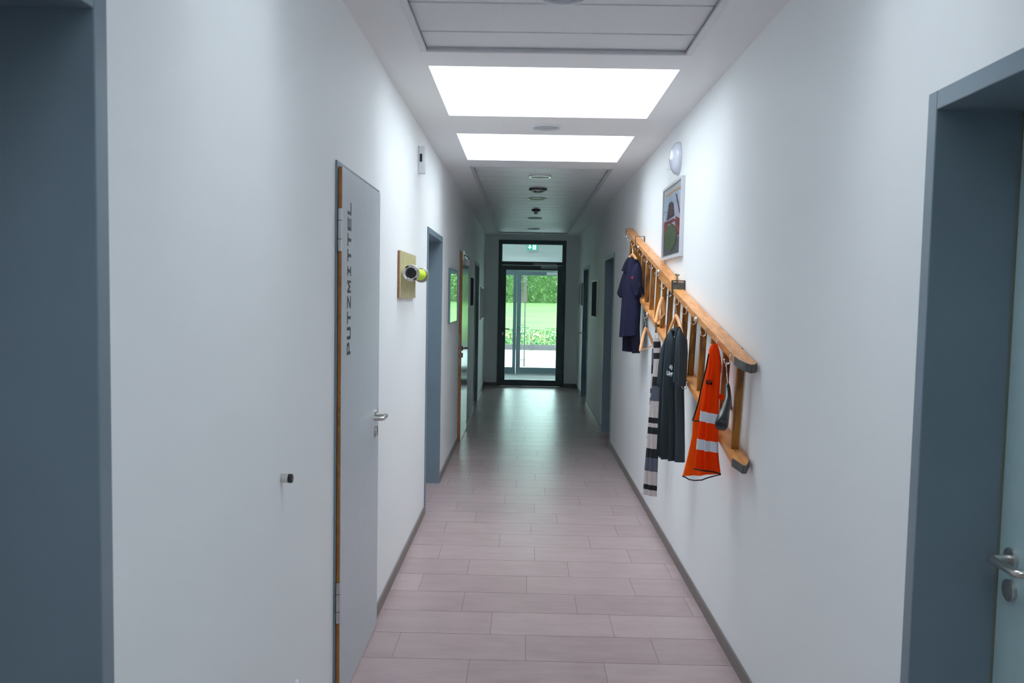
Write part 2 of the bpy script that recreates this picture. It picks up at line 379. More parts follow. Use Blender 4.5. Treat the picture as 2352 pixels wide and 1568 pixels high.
a = MB(); a.lathe((0.122, 11.5, PZ), (0, 0, -1), [(-.002, .058), (.018, .058), (.024, .05), (.024, .001)], 28); a.build('base', 'darksteel', t, smooth=True)
a = MB(); a.lathe((0.122, 11.5, PZ), (0, 0, -1), [(.022, .03), (.055, .028), (.062, .018), (.062, .001)], 24); a.build('sensor_head', 'lens', t, smooth=True)
t.children[1]['label'] = 'paler sensor head'

# ------------------------------------------------------------------ doors of the corridor
def lever(root, x, y, z, nx, diry, mat_='steel', uform=True, length=.125):
    """a lever handle on a rose plus a key rose; nx: direction out of the leaf, diry: where the grip points"""
    h = MB(); so = .055
    h.lathe((x, y, z), (nx, 0, 0), [(-.001, .026), (.009, .026), (.010, .024), (.010, .001)], 28)
    hd = h.build('door_handle', mat_, root, smooth=True, bevel=0)
    g_ = MB(); P = Vector((x, y, z)); pts = [P+Vector((nx*.008, 0, 0)), P+Vector((nx*(so-.015), 0, 0))]
    for k in range(1, 5):
        q = k/4*pi/2; pts.append(P+Vector((nx*(so-.015+.015*sin(q)), diry*.015*(1-cos(q)), 0)))
    pts.append(P+Vector((nx*so, diry*(length-.018), 0)))
    if uform:
        for k in range(1, 5):
            q = k/4*pi/2; pts.append(P+Vector((nx*(so-.015+.015*cos(q)), diry*(length-.018+.015*sin(q)), 0)))
        pts.append(P+Vector((nx*.014, diry*(length-.003), 0)))
    g_.tube(pts, .0095, 14); g_.build('grip', mat_, hd, smooth=True)
    k_ = MB(); k_.lathe((x, y-.002, z-.075), (nx, 0, 0), [(-.001, .026), (.009, .026), (.010, .024), (.010, .001)], 28)
    kr = k_.build('key_rose', mat_, root, smooth=True)
    c = MB(); c.box(min(x+nx*.009, x+nx*.012), max(x+nx*.009, x+nx*.012), y-.006, y+.002, z-.092, z-.060); c.build('lock_cylinder', 'steel', kr)

def frame(root, side, a, b, depth, mname='steel_paint', proud=.009):
    """steel frame: architrave plus reveal lining; (a, b) is the clear opening"""
    X = XL if side < 0 else XR; s = -1 if side < 0 else 1
    m = MB()
    xf, xb = X-s*proud, X+s*depth; x0, x1 = min(xf, xb), max(xf, xb)
    m.box(x0, x1, a-FW, a, 0, ZT+FW); m.box(x0, x1, b, b+FW, 0, ZT+FW); m.box(x0, x1, a, b, ZT, ZT+FW)
    return m.build('door_frame', mname, root, bevel=.0025)
def recessed(n, side, a, b, label, leafmat='leaf', depth=.20, handle=None):
    X = XL if side < 0 else XR; s = -1 if side < 0 else 1
    t = thing('door_%d' % n, (X, (a+b)/2, 0), label, 'door', 'corridor doors', 'structure')
    frame(t, side, a, b, depth)
    xl = X+s*(depth-.004); x0, x1 = min(xl, xl+s*.045), max(xl, xl+s*.045)
    m = MB(); m.box(x0, x1, a+.004, b-.004, .008, ZT-.004); m.build('door_leaf', leafmat, t, bevel=.002)
    q = MB(); e = .0045
    xq = xl-s*.004; q0, q1 = min(xq, xl+s*.002), max(xq, xl+s*.002)
    q.box(q0, q1, a, a+e, 0, ZT).box(q0, q1, b-e, b, 0, ZT).box(q0, q1, a+e, b-e, ZT-e, ZT); q.build('door_seal', 'seal_grey', t)
    if handle: lever(t, xl, handle[0], handle[1], -s, handle[2])
    return t
recessed(1, -1, LEFT[0][0], LEFT[0][1], 'blue-grey recessed door nearest the camera on the left', handle=(0.63, 1.04, 1))
recessed(2, -1, LEFT[2][0], LEFT[2][1], 'blue-grey recessed doorway on the left behind the hose plaque', depth=.17, handle=(6.55, 1.04, 1))
recessed(3, -1, LEFT[4][0], LEFT[4][1], 'dark recessed door on the left nearest the end door', depth=.17, handle=(12.70, 1.04, 1))
recessed(4, 1, RIGHT[0][0], RIGHT[0][1], 'blue-grey recessed door at the right edge with steel lever', 'leaf_green', depth=.197, handle=(2.045, 1.032, -1))
recessed(5, 1, RIGHT[1][0], RIGHT[1][1], 'blue-grey recessed doorway on the right beyond the ladder', depth=.17, handle=(10.52, 1.04, -1))
recessed(6, 1, RIGHT[2][0], RIGHT[2][1], 'dark recessed door on the right nearest the end door', depth=.17, handle=(14.42, 1.04, -1))

# surface-hung doors with an orange wooden edge
def rebated(n, a, b, y0, y1, xb, xf, label, leafmat):
    t = thing('door_%d' % n, (XL, (a+b)/2, 0), label, 'door', 'corridor doors', 'structure')
    frame(t, -1, a, b, .12, proud=.008)
    m = MB(); m.box(xf-.0025, xf, y0, y1, .010, 2.103).box(XL-.035, xb+.001, a+.004, b-.004, .012, ZT-.006); m.build('door_leaf', leafmat, t, bevel=.0008)
    m = MB(); m.box(xb+.001, xf-.0026, y0+.0005, y1-.0005, .011, 2.102); m.build('leaf_edge', 'edge_wood', t, label='orange wooden door edge')
    m = MB(); m.box(xb-.003, xb+.0012, y0+.006, y1-.006, .014, 2.098); m.build('door_seal', 'dark_seal', t)
    return t
d1 = rebated(7, LEFT[1][0], LEFT[1][1], 3.338, 4.205, -0.712, -0.696, 'grey door lettered PUTZMITTEL with an orange wooden edge', 'leaf')
lever(d1, -0.696, 4.115, 1.055, 1, -1)
for z0 in (0.345, 1.785):
    hg = MB(); hg.tube([(-.7045, 3.334, z0), (-.7045, 3.334, z0+.16)], .0088, 16)
    h = hg.build('hinge', 'steel', d1, smooth=True)
    gg = MB()
    for q in (.045, .115): gg.ring((-.7045, 3.334, z0+q), (0, 0, 1), .006, .0092, -.001, .001, 16)
    gg.build('hinge_knuckle_gap', 'dark_seal', h)

def text_mesh(body, size, name, matname, mtx, parent, bold=0.0, sx=1.0, ext=.0006, spacing=1.0, shear=0.0, label=None):
    cu = bpy.data.curves.new(name, 'FONT'); cu.body = body; cu.size = size; cu.offset = bold; cu.extrude = ext
    cu.space_character = spacing; cu.shear = shear
    tmp = bpy.data.objects.new('tmp', cu); C.objects.link(tmp); bpy.context.view_layer.update()
    me = bpy.data.meshes.new_from_object(tmp.evaluated_get(bpy.context.evaluated_depsgraph_get())); bpy.data.objects.remove(tmp)
    me.name = name
    xs = [v.co.x for v in me.vertices]; x0, x1 = min(xs), max(xs)
    off = root_loc(parent)
    for v in me.vertices: v.co = mtx @ Vector(((v.co.x-x0)*sx, v.co.y, v.co.z)) - off
    me.materials.clear(); me.materials.append(M[matname])
    o = bpy.data.objects.new(name, me); C.objects.link(o); o.parent = parent
    if label: o['label'] = label
    return o, (x1-x0)*sx
# PUTZMITTEL reads upwards; letter tops towards the camera
GL = {  # strokes of each capital in a 0..1 box: (x along the word, y up the letter)
    'P': [[(0, 0), (.26, 0), (.26, 1), (0, 1)], [(.26, .86), (.80, .86), (.80, 1), (.26, 1)], [(.26, .36), (.80, .36), (.80, .5), (.26, .5)], [(.74, .36), (.88, .40), (1, .52), (1, .84), (.88, .96), (.74, 1)]],
    'U': [[(0, .12), (.26, .12), (.26, 1), (0, 1)], [(.74, .12), (1, .12), (1, 1), (.74, 1)], [(.12, 0), (.88, 0), (1, .12), (.74, .14), (.26, .14), (0, .12)]],
    'T': [[(0, .86), (1, .86), (1, 1), (0, 1)], [(.37, 0), (.63, 0), (.63, .86), (.37, .86)]],
    'Z': [[(0, .86), (1, .86), (1, 1), (0, 1)], [(0, 0), (1, 0), (1, .14), (0, .14)], [(0, .14), (.20, .14), (1, .86), (.80, .86)]],
    'M': [[(0, 0), (.2, 0), (.2, 1), (0, 1)], [(.8, 0), (1, 0), (1, 1), (.8, 1)], [(.2, 1), (.2, .62), (.5, .12), (.5, .5)], [(.8, 1), (.5, .5), (.5, .12), (.8, .62)]],
    'I': [[(.37, .14), (.63, .14), (.63, .86), (.37, .86)], [(.12, 0), (.88, 0), (.88, .14), (.12, .14)], [(.12, .86), (.88, .86), (.88, 1), (.12, 1)]],
    'E': [[(0, 0), (.26, 0), (.26, 1), (0, 1)], [(.26, 0), (1, 0), (1, .14), (.26, .14)], [(.26, .43), (.94, .43), (.94, .57), (.26, .57)], [(.26, .86), (1, .86), (1, 1), (.26, 1)]],
    'L': [[(0, 0), (.26, 0), (.26, 1), (0, 1)], [(.26, 0), (1, 0), (1, .14), (.26, .14)]]}
lw, pitch, lh = .049, .0612, .066         # letter width, pitch and height; the word reads upwards
m = MB()
for n_, ch in enumerate('PUTZMITTEL'):
    for st in GL[ch]:
        m.prism([(-.6958, 3.505-b*lh, 1.383+n_*pitch+a*lw) for a, b in st], (.0010, 0, 0))
m.build('lettering', 'text', d1, label='dark grey word PUTZMITTEL reading upwards')

d3 = rebated(8, LEFT[3][0], LEFT[3][1], 9.64, 10.66, -0.714, -0.686, 'glossy grey fire door on the left with closer and orange edge', 'leaf_gloss')
lever(d3, -0.686, 9.72, 1.045, 1, 1, 'darksteel', True, .13)
m = MB(); m.box(-.7125, -.7065, 9.636, 9.6405, .86, 1.20); fp = m.build('lock_faceplate', 'steel', d3)
m = MB(); m.box(-.712, -.707, 9.634, 9.6362, 1.04, 1.07).box(-.712, -.707, 9.634, 9.6362, .95, .985); m.build('latch', 'black', fp)
m = MB(); m.box(-.686, -.645, 10.2, 10.55, 1.985, 2.045); cl = m.build('door_closer', 'white_plastic', d3, bevel=.004, label='pale grey door closer')
m = MB(); m.tube([(-.665, 10.3, 2.05), (-.66, 10.1, 2.075), (-.70, 9.85, 2.09)], .008, 8); m.build('closer_arm', 'darksteel', cl, smooth=True)
m = MB(); m.box(-.712, -.69, 9.78, 10.0, 2.107, 2.125); m.build('closer_bracket', 'chrome', d3, bevel=.002)

# ------------------------------------------------------------------ glazed end door with transom
t = thing('door_9', (0.12, Y1, 0), 'dark anthracite glazed door with transom at the corridor end', 'door', None, 'structure')
ya, yb = Y1-.01, Y1+.09
m = MB()
m.box(-.49, -.425, ya, yb, 0, 2.657).box(.665, .735, ya, yb, 0, 2.657).box(-.425, .665, ya, yb, 2.578, 2.657).box(-.425, .665, ya, yb, 2.205, 2.27)
m.build('door_frame', 'anthracite', t, bevel=.004)
yl, yr = Y1-.03, Y1+.05
m = MB(); m.box(-.44, -.345, yl, yr, .006, 2.2).box(.583, .69, yl, yr, .006, 2.2).box(-.345, .583, yl, yr, .006, .12).box(-.345, .583, yl, yr, 2.115, 2.2)
lf = m.build('door_leaf', 'anthracite', t, bevel=.004)
m = MB(); m.box(-.345, .583, Y1+.0, Y1+.008, .12, 2.115); m.build('leaf_glass', 'glass', lf)
m = MB(); m.box(-.425, .665, Y1+.03, Y1+.038, 2.27, 2.578); m.build('transom_glass', 'glass', t)
m = MB(); m.box(.283, .577, yl-.045, yl, 2.145, 2.19); cl = m.build('door_closer', 'leaf', t, bevel=.004)
m = MB(); m.box(.141, .567, Y1-.035, Y1-.01, 2.215, 2.24); m.build('closer_rail', 'leaf', t, bevel=.003)
for z0 in (.1, .98, 1.89):
    m = MB(); m.tube([(.689, yl-.008, z0), (.689, yl-.008, z0+.22)], .009, 12)
    for q in (.07, .15): m.ring((.689, yl-.008, z0+q), (0, 0, 1), .008, .0105, -.002, .002, 12)
    m.build('hinge', 'light_frame', t, smooth=True)
m = MB(); m.lathe((-.39, yl, 1.045), (0, -1, 0), [(-.001, .026), (.008, .026), (.008, .001)], 20); m.tube([(-.39, yl-.006, 1.045), (-.39, yl-.05, 1.045), (-.27, yl-.055, 1.045)], .010, 10)
m.build('door_handle', 'darksteel', t, smooth=True)
m = MB(); m.box(-.405, -.375, yl-.008, yl, .93, .985); m.build('key_plate', 'steel', t, bevel=.003)
m = MB(); m.box(-.44, -.20, yl-.004, yl+.01, .0, .005); m.build('threshold', 'chrome', t)

# ------------------------------------------------------------------ vestibule
VY0, VY1, VX0, VX1, VH = Y1+.2, 18.60, -1.25, 1.75, 3.0
m = MB(); m.box(VX0-.1, VX1+.1, VY0, VY1+.1, -.1, 0)
tag(m.build('floor_entrance', 'pavement'), 'pale floor of the glazed entrance beyond the end door', 'floor', kind='structure')
m = MB(); m.box(VX0-.1, VX1+.1, Y1+.19, VY1+.1, VH, VH+.1)
tag(m.build('ceiling_entrance', 'wall'), 'white ceiling of the glazed entrance beyond the end door', 'ceiling', kind='structure')
m = MB(); m.box(VX0-.1, VX0, VY0, VY1+.1, 0, VH); m.box(VX1, VX1+.1, VY0, VY1+.1, 0, VH); m.box(VX0-.1, XL-.3, VY0-.02, VY0, 0, VH).box(XR, VX1+.1, VY0-.02, VY0, 0, VH).box(VX0, VX1, VY0-.02, VY0, H+.1, VH)
m.box(VX0, VX1, VY1, VY1+.1, 2.30, VH)
tag(m.build('wall_entrance', 'wall'), 'white walls of the glazed entrance beyond the end door', 'wall', kind='structure')
t = thing('door_10', (.3, VY1, 0), 'pale blue-grey outer glass door with tall bar handle', 'door', None, 'structure')
ya, yb = VY1, VY1+.07
m = MB(); m.box(-.245, -.176, ya, yb, 0, 2.2).box(VX0, VX1, ya, yb, 2.178, 2.30).box(VX0, -.245, ya, yb, 0, .14).box(VX0, -.245, ya, yb, 2.088, 2.178).box(VX0, VX0+.08, ya, yb, .14, 2.09).box(1.05, 1.13, ya, yb, 0, 2.2)
m.box(1.13, VX1, ya, yb, 0, .14).box(1.13, VX1, ya, yb, 2.088, 2.178)
m.build('door_frame', 'light_frame', t, bevel=.003)
m = MB(); m.box(-.170, -.079, ya-.012, yb-.012, .006, 2.172).box(.96, 1.045, ya-.012, yb-.012, .006, 2.172).box(-.079, .96, ya-.012, yb-.012, .006, .14).box(-.079, .96, ya-.012, yb-.012, 2.088, 2.172)
lf = m.build('door_leaf', 'light_frame', t, bevel=.003)
m = MB(); m.box(-.079, .96, ya+.02, ya+.028, .14, 2.088); m.build('leaf_glass', 'glass_out', lf)
m = MB(); m.box(VX0+.08, -.245, ya+.02, ya+.028, .14, 2.088).box(1.13, VX1, ya+.02, ya+.028, .14, 2.088); m.build('side_glass', 'glass_out', t)
m = MB(); m.tube([(.008, ya-.06, .16), (.008, ya-.06, 2.07)], .014, 12)
for z in (.3, 1.95): m.tube([(.008, ya-.06, z), (-.10, ya-.012, z)], .008, 8)
m.build('bar_handle', 'steel', lf, smooth=True)
m = MB(); m.tube([(-.125, ya-.012, 1.04), (-.125, ya-.05, 1.04), (-.01, ya-.055, 1.04)], .008, 8); m.build('door_handle', 'steel', lf, smooth=True)
m = MB(); m.box(.45, .80, ya-.055, ya-.012, 2.10, 2.155); m.build('door_closer', 'white_plastic', t, bevel=.003)

t = thing('exit_sign', (.135, 18.45, 2.60), 'green lit emergency exit sign with down arrow and running figure', 'sign')
sx0, sx1, sz0, sz1, sy = .025, .245, 2.615, 2.745, 18.45
m = MB(); m.box(sx0-.004, sx1+.004, sy, sy+.03, sz0-.004, sz1+.004).box(.12, .15, sy+.005, sy+.025, sz1, VH); m.build('housing', 'white_plastic', t, bevel=.002)
m = MB(); m.box(sx0, sx1, sy-.002, sy, sz0, sz1); m.build('sign_face', 'green', t)
m = MB(); yy = sy-.0035
ax = sx0+.058; 
m.prism([(ax-.014, yy, sz1-.012), (ax+.014, yy, sz1-.012), (ax+.014, yy, sz0+.062), (ax+.044, yy, sz0+.062), (ax, yy, sz0+.014), (ax-.044, yy, sz0+.062), (ax-.014, yy, sz0+.062)], (0, .0012, 0))
m.build('down_arrow', 'sign_white', t)
m = MB(); m.box(sx0+.118, sx0+.188, yy, yy+.001, sz0+.006, sz1-.008); dr = m.build('doorway_symbol', 'sign_white', t)
m = MB(); yz = yy-.0012; cx = sx0+.152; cz = sz0+.06
m.lathe((cx+.006, yz, cz+.042), (0, 1, 0), [(0, .009), (.001, .009)], 14)
for p in ([(cx+.002, cz+.03), (cx-.004, cz)], [(cx-.004, cz), (cx+.014, cz-.018)], [(cx+.014, cz-.018), (cx+.010, cz-.042)], [(cx-.004, cz), (cx-.012, cz-.022)], [(cx-.012, cz-.022), (cx-.028, cz-.026)], [(cx+.002, cz+.026), (cx+.02, cz+.012)], [(cx, cz+.026), (cx-.02, cz+.014)]):
    m.tube([(p[0][0], yz, p[0][1]), (p[1][0], yz, p[1][1])], .0038, 6)
m.build('running_figure', 'green', dr)
t = thing('fill_lamp', (-.1, 17.6, VH), 'long unseen fill lamp added to brighten the glazed entrance', 'lamp')  # invented lamp, out of view, added to brighten the entrance
m = MB(); m.box(-.75, .6, 17.5, 17.66, VH-.06, VH); m.build('housing', 'white_plastic', t, bevel=.004)
m = MB(); m.box(-.73, .58, 17.515, 17.645, VH-.068, VH-.06); m.build('diffuser', 'lit', t)

# ------------------------------------------------------------------ outside
m = MB(); m.box(-30, 30, 18.70, 27.0, -.1, -.002)
tag(m.build('floor_outside', 'pavement'), 'bright pale paving outside the entrance', 'paving', kind='structure')
m = MB(); m.add([(-60, 28, .05), (60, 28, .05), (60, 66, 1.15), (-60, 66, 1.15), (60, 85, 1.15), (-60, 85, 1.15)], [(0, 1, 2, 3), (3, 2, 4, 5)])
tag(m.build('lawn', 'lawn'), 'bright green lawn rising behind the flower bed', 'lawn', kind='stuff')
t = thing('planter', (.3, 27.2, 0), 'low dark timber planter edging the lawn outside', 'planter')
for k in range(-5, 6):
    m = MB(); m.box(k*1.35+.26, k*1.35+1.54, 27.0, 27.04, 0, .17); m.build('side_board', 'planter', t)
    m = MB(); m.box(k*1.35+.19, k*1.35+.26, 26.97, 27.06, 0, .24); m.build('corner_post', 'planter', t)
m = MB(); m.box(-6.4, 8.2, 27.04, 27.9, .0, .13); m.build('soil', 'bark', t)

def leaf_cloud(n, cx, cy, cz, rx, ry, rz, size, rnd, shell=.5, boxy=False):
    m = MB()
    for _ in range(n):
        while True:
            p = Vector((rnd.uniform(-1, 1), rnd.uniform(-1, 1), rnd.uniform(-1, 1)))
            if boxy or shell < p.length < 1: break
        c = Vector((cx+p.x*rx, cy+p.y*ry, cz+p.z*rz)); a = Vector((rnd.gauss(0, 1), rnd.gauss(0, 1), rnd.gauss(0, 1))).normalized()
        b = a.cross(Vector((rnd.gauss(0, 1), rnd.gauss(0, 1), rnd.gauss(0, 1)))).normalized(); s_ = size*rnd.uniform(.6, 1.3)
        m.add([c-a*s_, c+b*s_*.5, c+a*s_, c-b*s_*.5], [(0, 1, 2, 3)])
    return m
rnd = random.Random(5)
FT = ['cream flowering bush in the bed outside, %s', 'peach flowering bush in the bed outside, %s']
places = ['far left', 'left of the outer side pane', 'seen through the side pane', 'behind the outer door stile', 'seen left of the bar handle', 'just right of the bar handle', 'in the middle of the outer door', 'right of the door middle', 'near the right glass edge', 'far right']
for i in range(10):
    x = -2.0+i*.48
    hh = .55+rnd.uniform(-.05, .07)
    t = thing('flowering_bush', (x, 27.42, .13), FT[i % 2] % places[i], 'bush', 'flowering bushes in the planter')
    leaf_cloud(700, x, 27.42, .13+hh/2, .22, .22, hh/2-.02, .026, rnd, .15, True).build('foliage', 'bushleaf', t)
    proto = []
    for k in range(26):
        a = rnd.uniform(0, 2*pi); e = rnd.uniform(-.1, 1); p = Vector((x+.21*cos(a)*cos(e), 27.42-.23*abs(sin(a))*cos(e), .17+hh*(.38+.5*sin(e)+rnd.uniform(-.2, .06)))); rr = rnd.uniform(.022, .036)
        ci = 0 if rnd.random() < .68 else 1
        if len(proto) < 2:
            m = MB(); m.lathe((x, 27.42, .13), (.2, -1, .5), [(0, rr*.3), (rr*.4, rr), (rr*.5, rr*.7), (rr*.3, .001)], 7)
            b = m.build('blossom', ('petal_white', 'petal_orange')[(len(proto)+i) % 2], t); proto.append(b)
        else:
            b = proto[ci].copy(); C.objects.link(b)
        b.location = p-Vector((x, 27.42, .13)); b.rotation_euler = (rnd.uniform(-.5, .5), rnd.uniform(-.5, .5), rnd.uniform(-.6, .6))
for i, (x, y, hgt, rr, mm) in enumerate([(-8.6, 71, 10, 2.1, 'foliage'), (-4.2, 69, 9, 2.0, 'foliage2'), (-.1, 72, 10.5, 1.9, 'foliage'), (3.7, 69, 8.5, 1.8, 'foliage2'), (7.7, 71, 10, 2.1, 'foliage'), (12.1, 70, 9, 2.1, 'foliage2')]):
    nm = ['far left', 'left of the bar handle', 'behind the bar handle', 'right of the bar handle', 'at the right glass edge', 'far right'][i]
    t = thing('tree', (x, y, 1.16), ('dense green' if mm == 'foliage' else 'pale green')+' leafy tree beyond the lawn, '+nm, 'tree', 'trees beyond the lawn')
    leaf_cloud(4500, x, y, 1.2+hgt*.52, rr, rr*.8, hgt*.5, .10, rnd, .2).build('crown', mm, t)
    m = MB(); m.tube([(x, y, 1.16), (x+.15, y, 1.2+hgt*.3), (x-.1, y, 1.2+hgt*.7)], [.28, .2, .08], 8); m.build('trunk', 'bark', t, smooth=True)
m = leaf_cloud(32000, 1, 79, 5.5, 9, 1.3, 4.4, .09, rnd, .1, True)
gv = [(-18+i*.8, 79.9+.4*sin(i*1.7+k), 1.15+k*.9+.3*sin(i*2.3+k*1.1)*(k > 0)) for k in range(11) for i in range(48)]
m.add(gv, [(k*48+i, k*48+i+1, (k+1)*48+i+1, (k+1)*48+i) for k in range(10) for i in range(47)])
tag(m.build('hedge', 'foliage2'), 'dense green hedge across the back of the lawn', 'hedge', kind='stuff')

# ------------------------------------------------------------------ things on the left wall
def doorstop(x, y, z, nx, label):
    t = thing('door_stop', (x, y, z), label, 'door stop', 'wall door stops')
    m = MB(); m.lathe((x, y, z), (nx, 0, 0), [(0, .0135), (.022, .0135)], 24); m.build('collar', 'steel', t, smooth=True)
    m = MB(); m.lathe((x, y, z), (nx, 0, 0), [(.022, .0138), (.032, .0138), (.034, .012), (.034, .001)], 24); m.build('buffer', 'black', t, smooth=True, label='black rubber buffer')
    return t
doorstop(XL, 2.597, 1.068, 1, 'small steel and black door stop on the left wall')
doorstop(XR, 14.77, 1.047, -1, 'small dark door stop on the right wall near the end')
t = thing('wall_plug', (XL, 2.774, 0.356), 'small pale plaster knob on the left wall at the bottom of the photo', 'wall plug')
m = MB(); m.lathe((XL, 2.774, 0.356), (1, 0, 0), [(0, .012), (.006, .011), (.010, .007), (.011, .001)], 16); m.build('plug_head', 'white_plastic', t, smooth=True)
t = thing('wall_sensor', (XL, 5.85, 2.50), 'white box with black window high on the left wall', 'sensor')
m = MB(); m.box(XL, -.677, 5.85, 5.905, 2.427, 2.603); m.build('housing', 'white_plastic', t, bevel=.004)
m = MB(); m.box(-.709, -.695, 5.847, 5.851, 2.502, 2.553); m.build('sensor_window', 'black', t)
m = MB(); m.box(XL, -.714, 5.842, 5.85, 2.44, 2.603); m.build('mounting_strip', 'trim', t)
t = thing('pull_cord', (XL, 10.1, 2.27), 'thin white cord ending in a small bead on the left wall', 'cord')
m = MB(); m.tube([(XL+.004, 10.1, 2.44), (XL+.006, 10.1, 2.28)], .0022, 6); m.build('cord', 'white_plastic', t, smooth=True)
m = MB(); m.lathe((XL+.008, 10.1, 2.265), (0, 0, 1), [(0, .002), (.005, .009), (.014, .009), (.02, .002)], 12); m.build('bead', 'white_plastic', t, smooth=True)

t = thing('hose_plaque', (XL, 5.25, 1.60), 'pale wooden board holding a neon yellow hose piece with metal couplings', 'hose plaque')
m = MB(); m.box(-.709, -.704, 4.955, 5.655, 1.606, 1.875); m.build('board_face', 'board', t, bevel=.001)
m = MB(); m.box(XL, -.709, 4.956, 5.654, 1.607, 1.874); m.build('board_edge', 'board_edge', t, label='brown plywood board edge')
a_, b_ = Vector((-.649, 5.0, 1.749)), Vector((-.662, 5.62, 1.752))
ax = (b_-a_).normalized()
m = MB(); m.tube([a_+ax*.05, b_-ax*.05], .034, 28); m.build('hose', 'neon', t, smooth=True, label='neon yellow hose')
m = MB(); m.box(-.704, -.690, 5.27, 5.35, 1.73, 1.77); m.build('bracket', 'darksteel', t)
for c0, d0 in ((a_, ax), (b_, -ax)):
    m = MB(); m.ring(c0, d0, .031, .0475, -.008, .012, 36); m.ring(c0, d0, .027, .0385, .012, .05, 36)
    cp = m.build('coupling', 'steel', t, smooth=True, bevel=.0015)
    m = MB(); m.ring(c0, d0, .021, .031, -.004, .02, 32); m.lathe(c0, d0, [(.006, .021), (.010, .020), (.010, .001)], 28); m.build('rubber_gasket', 'black', cp, smooth=True)
    e1 = Vector((0, 0, 1)); e2 = d0.cross(e1).normalized()
    for q in (.9, .9+pi):
        m = MB(); p = c0+e1*cos(q)*.037+e2*sin(q)*.037-d0*.014; rad = (e1*cos(q)+e2*sin(q)); m.obox(p, rad*.0065, d0.cross(rad)*.013, d0*.008)
        m.build('coupling_lug', 'chrome', cp, bevel=.002)
    for q in (-.6, -.6+pi):
        m = MB(); p = c0+e1*cos(q)*.041+e2*sin(q)*.041-d0*.0085; rad = (e1*cos(q)+e2*sin(q)); m.obox(p, rad*.0045, d0.cross(rad)*.010, d0*.001)
        m.build('lug_slot', 'black', cp)
m = MB(); m.ring(b_-ax*.056, ax, .033, .0365, 0, .012, 32); m.build('hose_binding', 'black', t, smooth=True)

def picture(side, y0, y1, z0, z1, label, pm, fw=.018, dep=.022, fm='steel', gm='pic_glass'):
    X = XL if side < 0 else XR; s = 1 if side < 0 else -1
    t = thing('framed_picture', (X, (y0+y1)/2, z0), label, 'picture', 'framed pictures on the corridor walls')
    def bx(m, d0, d1, a, b, c, d, mi=0): m.box(min(X+s*d0, X+s*d1), max(X+s*d0, X+s*d1), a, b, c, d, mi)
    m = MB(); bx(m, 0, dep, y0, y0+fw, z0, z1); bx(m, 0, dep, y1-fw, y1, z0, z1); bx(m, 0, dep, y0+fw, y1-fw, z0, z0+fw); bx(m, 0, dep, y0+fw, y1-fw, z1-fw, z1)
    m.build('picture_frame', fm, t, bevel=.002)
    m = MB(); bx(m, .001, dep-.010, y0+fw, y1-fw, z0+fw, z1-fw); pr = m.build('print', pm, t)
    m = MB(); bx(m, dep-.004, dep-.002, y0+fw, y1-fw, z0+fw, z1-fw); m.build('picture_glass', gm, t)
    return t, pr
M['print_dark'] = mat('dark_printed_paper', (0.10, 0.13, 0.13), 0.6, noise=(0.5, 6))
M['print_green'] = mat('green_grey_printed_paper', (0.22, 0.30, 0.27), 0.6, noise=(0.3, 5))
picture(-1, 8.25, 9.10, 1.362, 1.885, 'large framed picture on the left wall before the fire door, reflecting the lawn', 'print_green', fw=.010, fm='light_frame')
picture(-1, 11.26, 12.02, 1.485, 1.885, 'silver framed picture on the left wall beyond the fire door', 'print_dark', fm='white_plastic')
picture(-1, 14.15, 15.15, 1.25, 1.775, 'white framed picture on the left wall nearest the end door', 'mount', fm='white_plastic')
picture(1, 11.60, 12.48, 1.365, 1.872, 'silver framed picture on the right wall between two doorways', 'print_dark', fm='white_plastic')
picture(1, 14.70, 15.30, 1.50, 1.885, 'dark framed picture on the right wall nearest the end door', 'print_dark', fm='anthracite')

# poster with a windmill above the ladder
t, pr = picture(1, 5.435, 6.165, 1.893, 2.385, 'silver framed photo of windmill and green wreath above the ladder', 'mount', fw=.018, dep=.024, fm='trim', gm='matte_glass')
M['p_sky'] = mat('printed_sky', (0.36, 0.46, 0.58), 0.6, noise=(0.25, 5))
M['p_tan'] = mat('printed_tan_strip', (0.50, 0.32, 0.20), 0.6)
M['p_ground'] = mat('printed_grey_ground', (0.09, 0.095, 0.11), 0.6, noise=(0.2, 10))
M['p_mill'] = mat('printed_dark_mill', (0.05, 0.04, 0.045), 0.6)
M['p_red'] = mat('printed_red_shapes', (0.22, 0.04, 0.05), 0.6, noise=(0.85, 45))
M['p_wreath'] = mat('printed_wreath', (0.075, 0.11, 0.05), 0.6, noise=(0.9, 90))
M['p_white'] = mat('printed_pale_wall', (0.42, 0.42, 0.52), 0.6)
def pp(yn, zn):                          # 0..1 across the print (left to right as seen), 0..1 upwards
    return (5.47+(1-yn)*(6.125-5.47), 1.922+zn*(2.315-1.922))
m = MB(); lay = [0]
def shape(pts, mi):
    lay[0] += 1; x = XR-.0142-lay[0]*.0003
    m.prism([(x, *pp(a, b)) for a, b in pts], (.0002, 0, 0), mi)
shape([(0, 0), (1, 0), (1, 1), (0, 1)], 0)
shape([(.05, 1.01), (1, 1.01), (1, 1.05), (.05, 1.05)], 1)
shape([(0, 0), (1, 0), (1, .25), (0, .28)], 2)
shape([(.55, .45), (1, .45), (1, .8), (.78, .95), (.6, .8)], 6)
shape([(0, .25), (.28, .22), (.28, .55), (.1, .6), (0, .58)], 4)
shape([(.72, .25), (1, .3), (1, .52), (.72, .6)], 4)
shape([(.2, .58), (.62, .58), (.8, .52), (.8, .47), (.2, .47)], 4)
shape([(.28, .3), (.7, .3), (.7, .52), (.28, .52)], 6)
shape([(.42, .3), (.5, .3), (.5, .56), (.42, .56)], 3)
shape([(.18, .60), (.66, .62), (.56, .84), (.46, .88), (.30, .87)], 3)
shape([(.70, .95), (.74, .96), (.98, .62), (.95, .60)], 3)
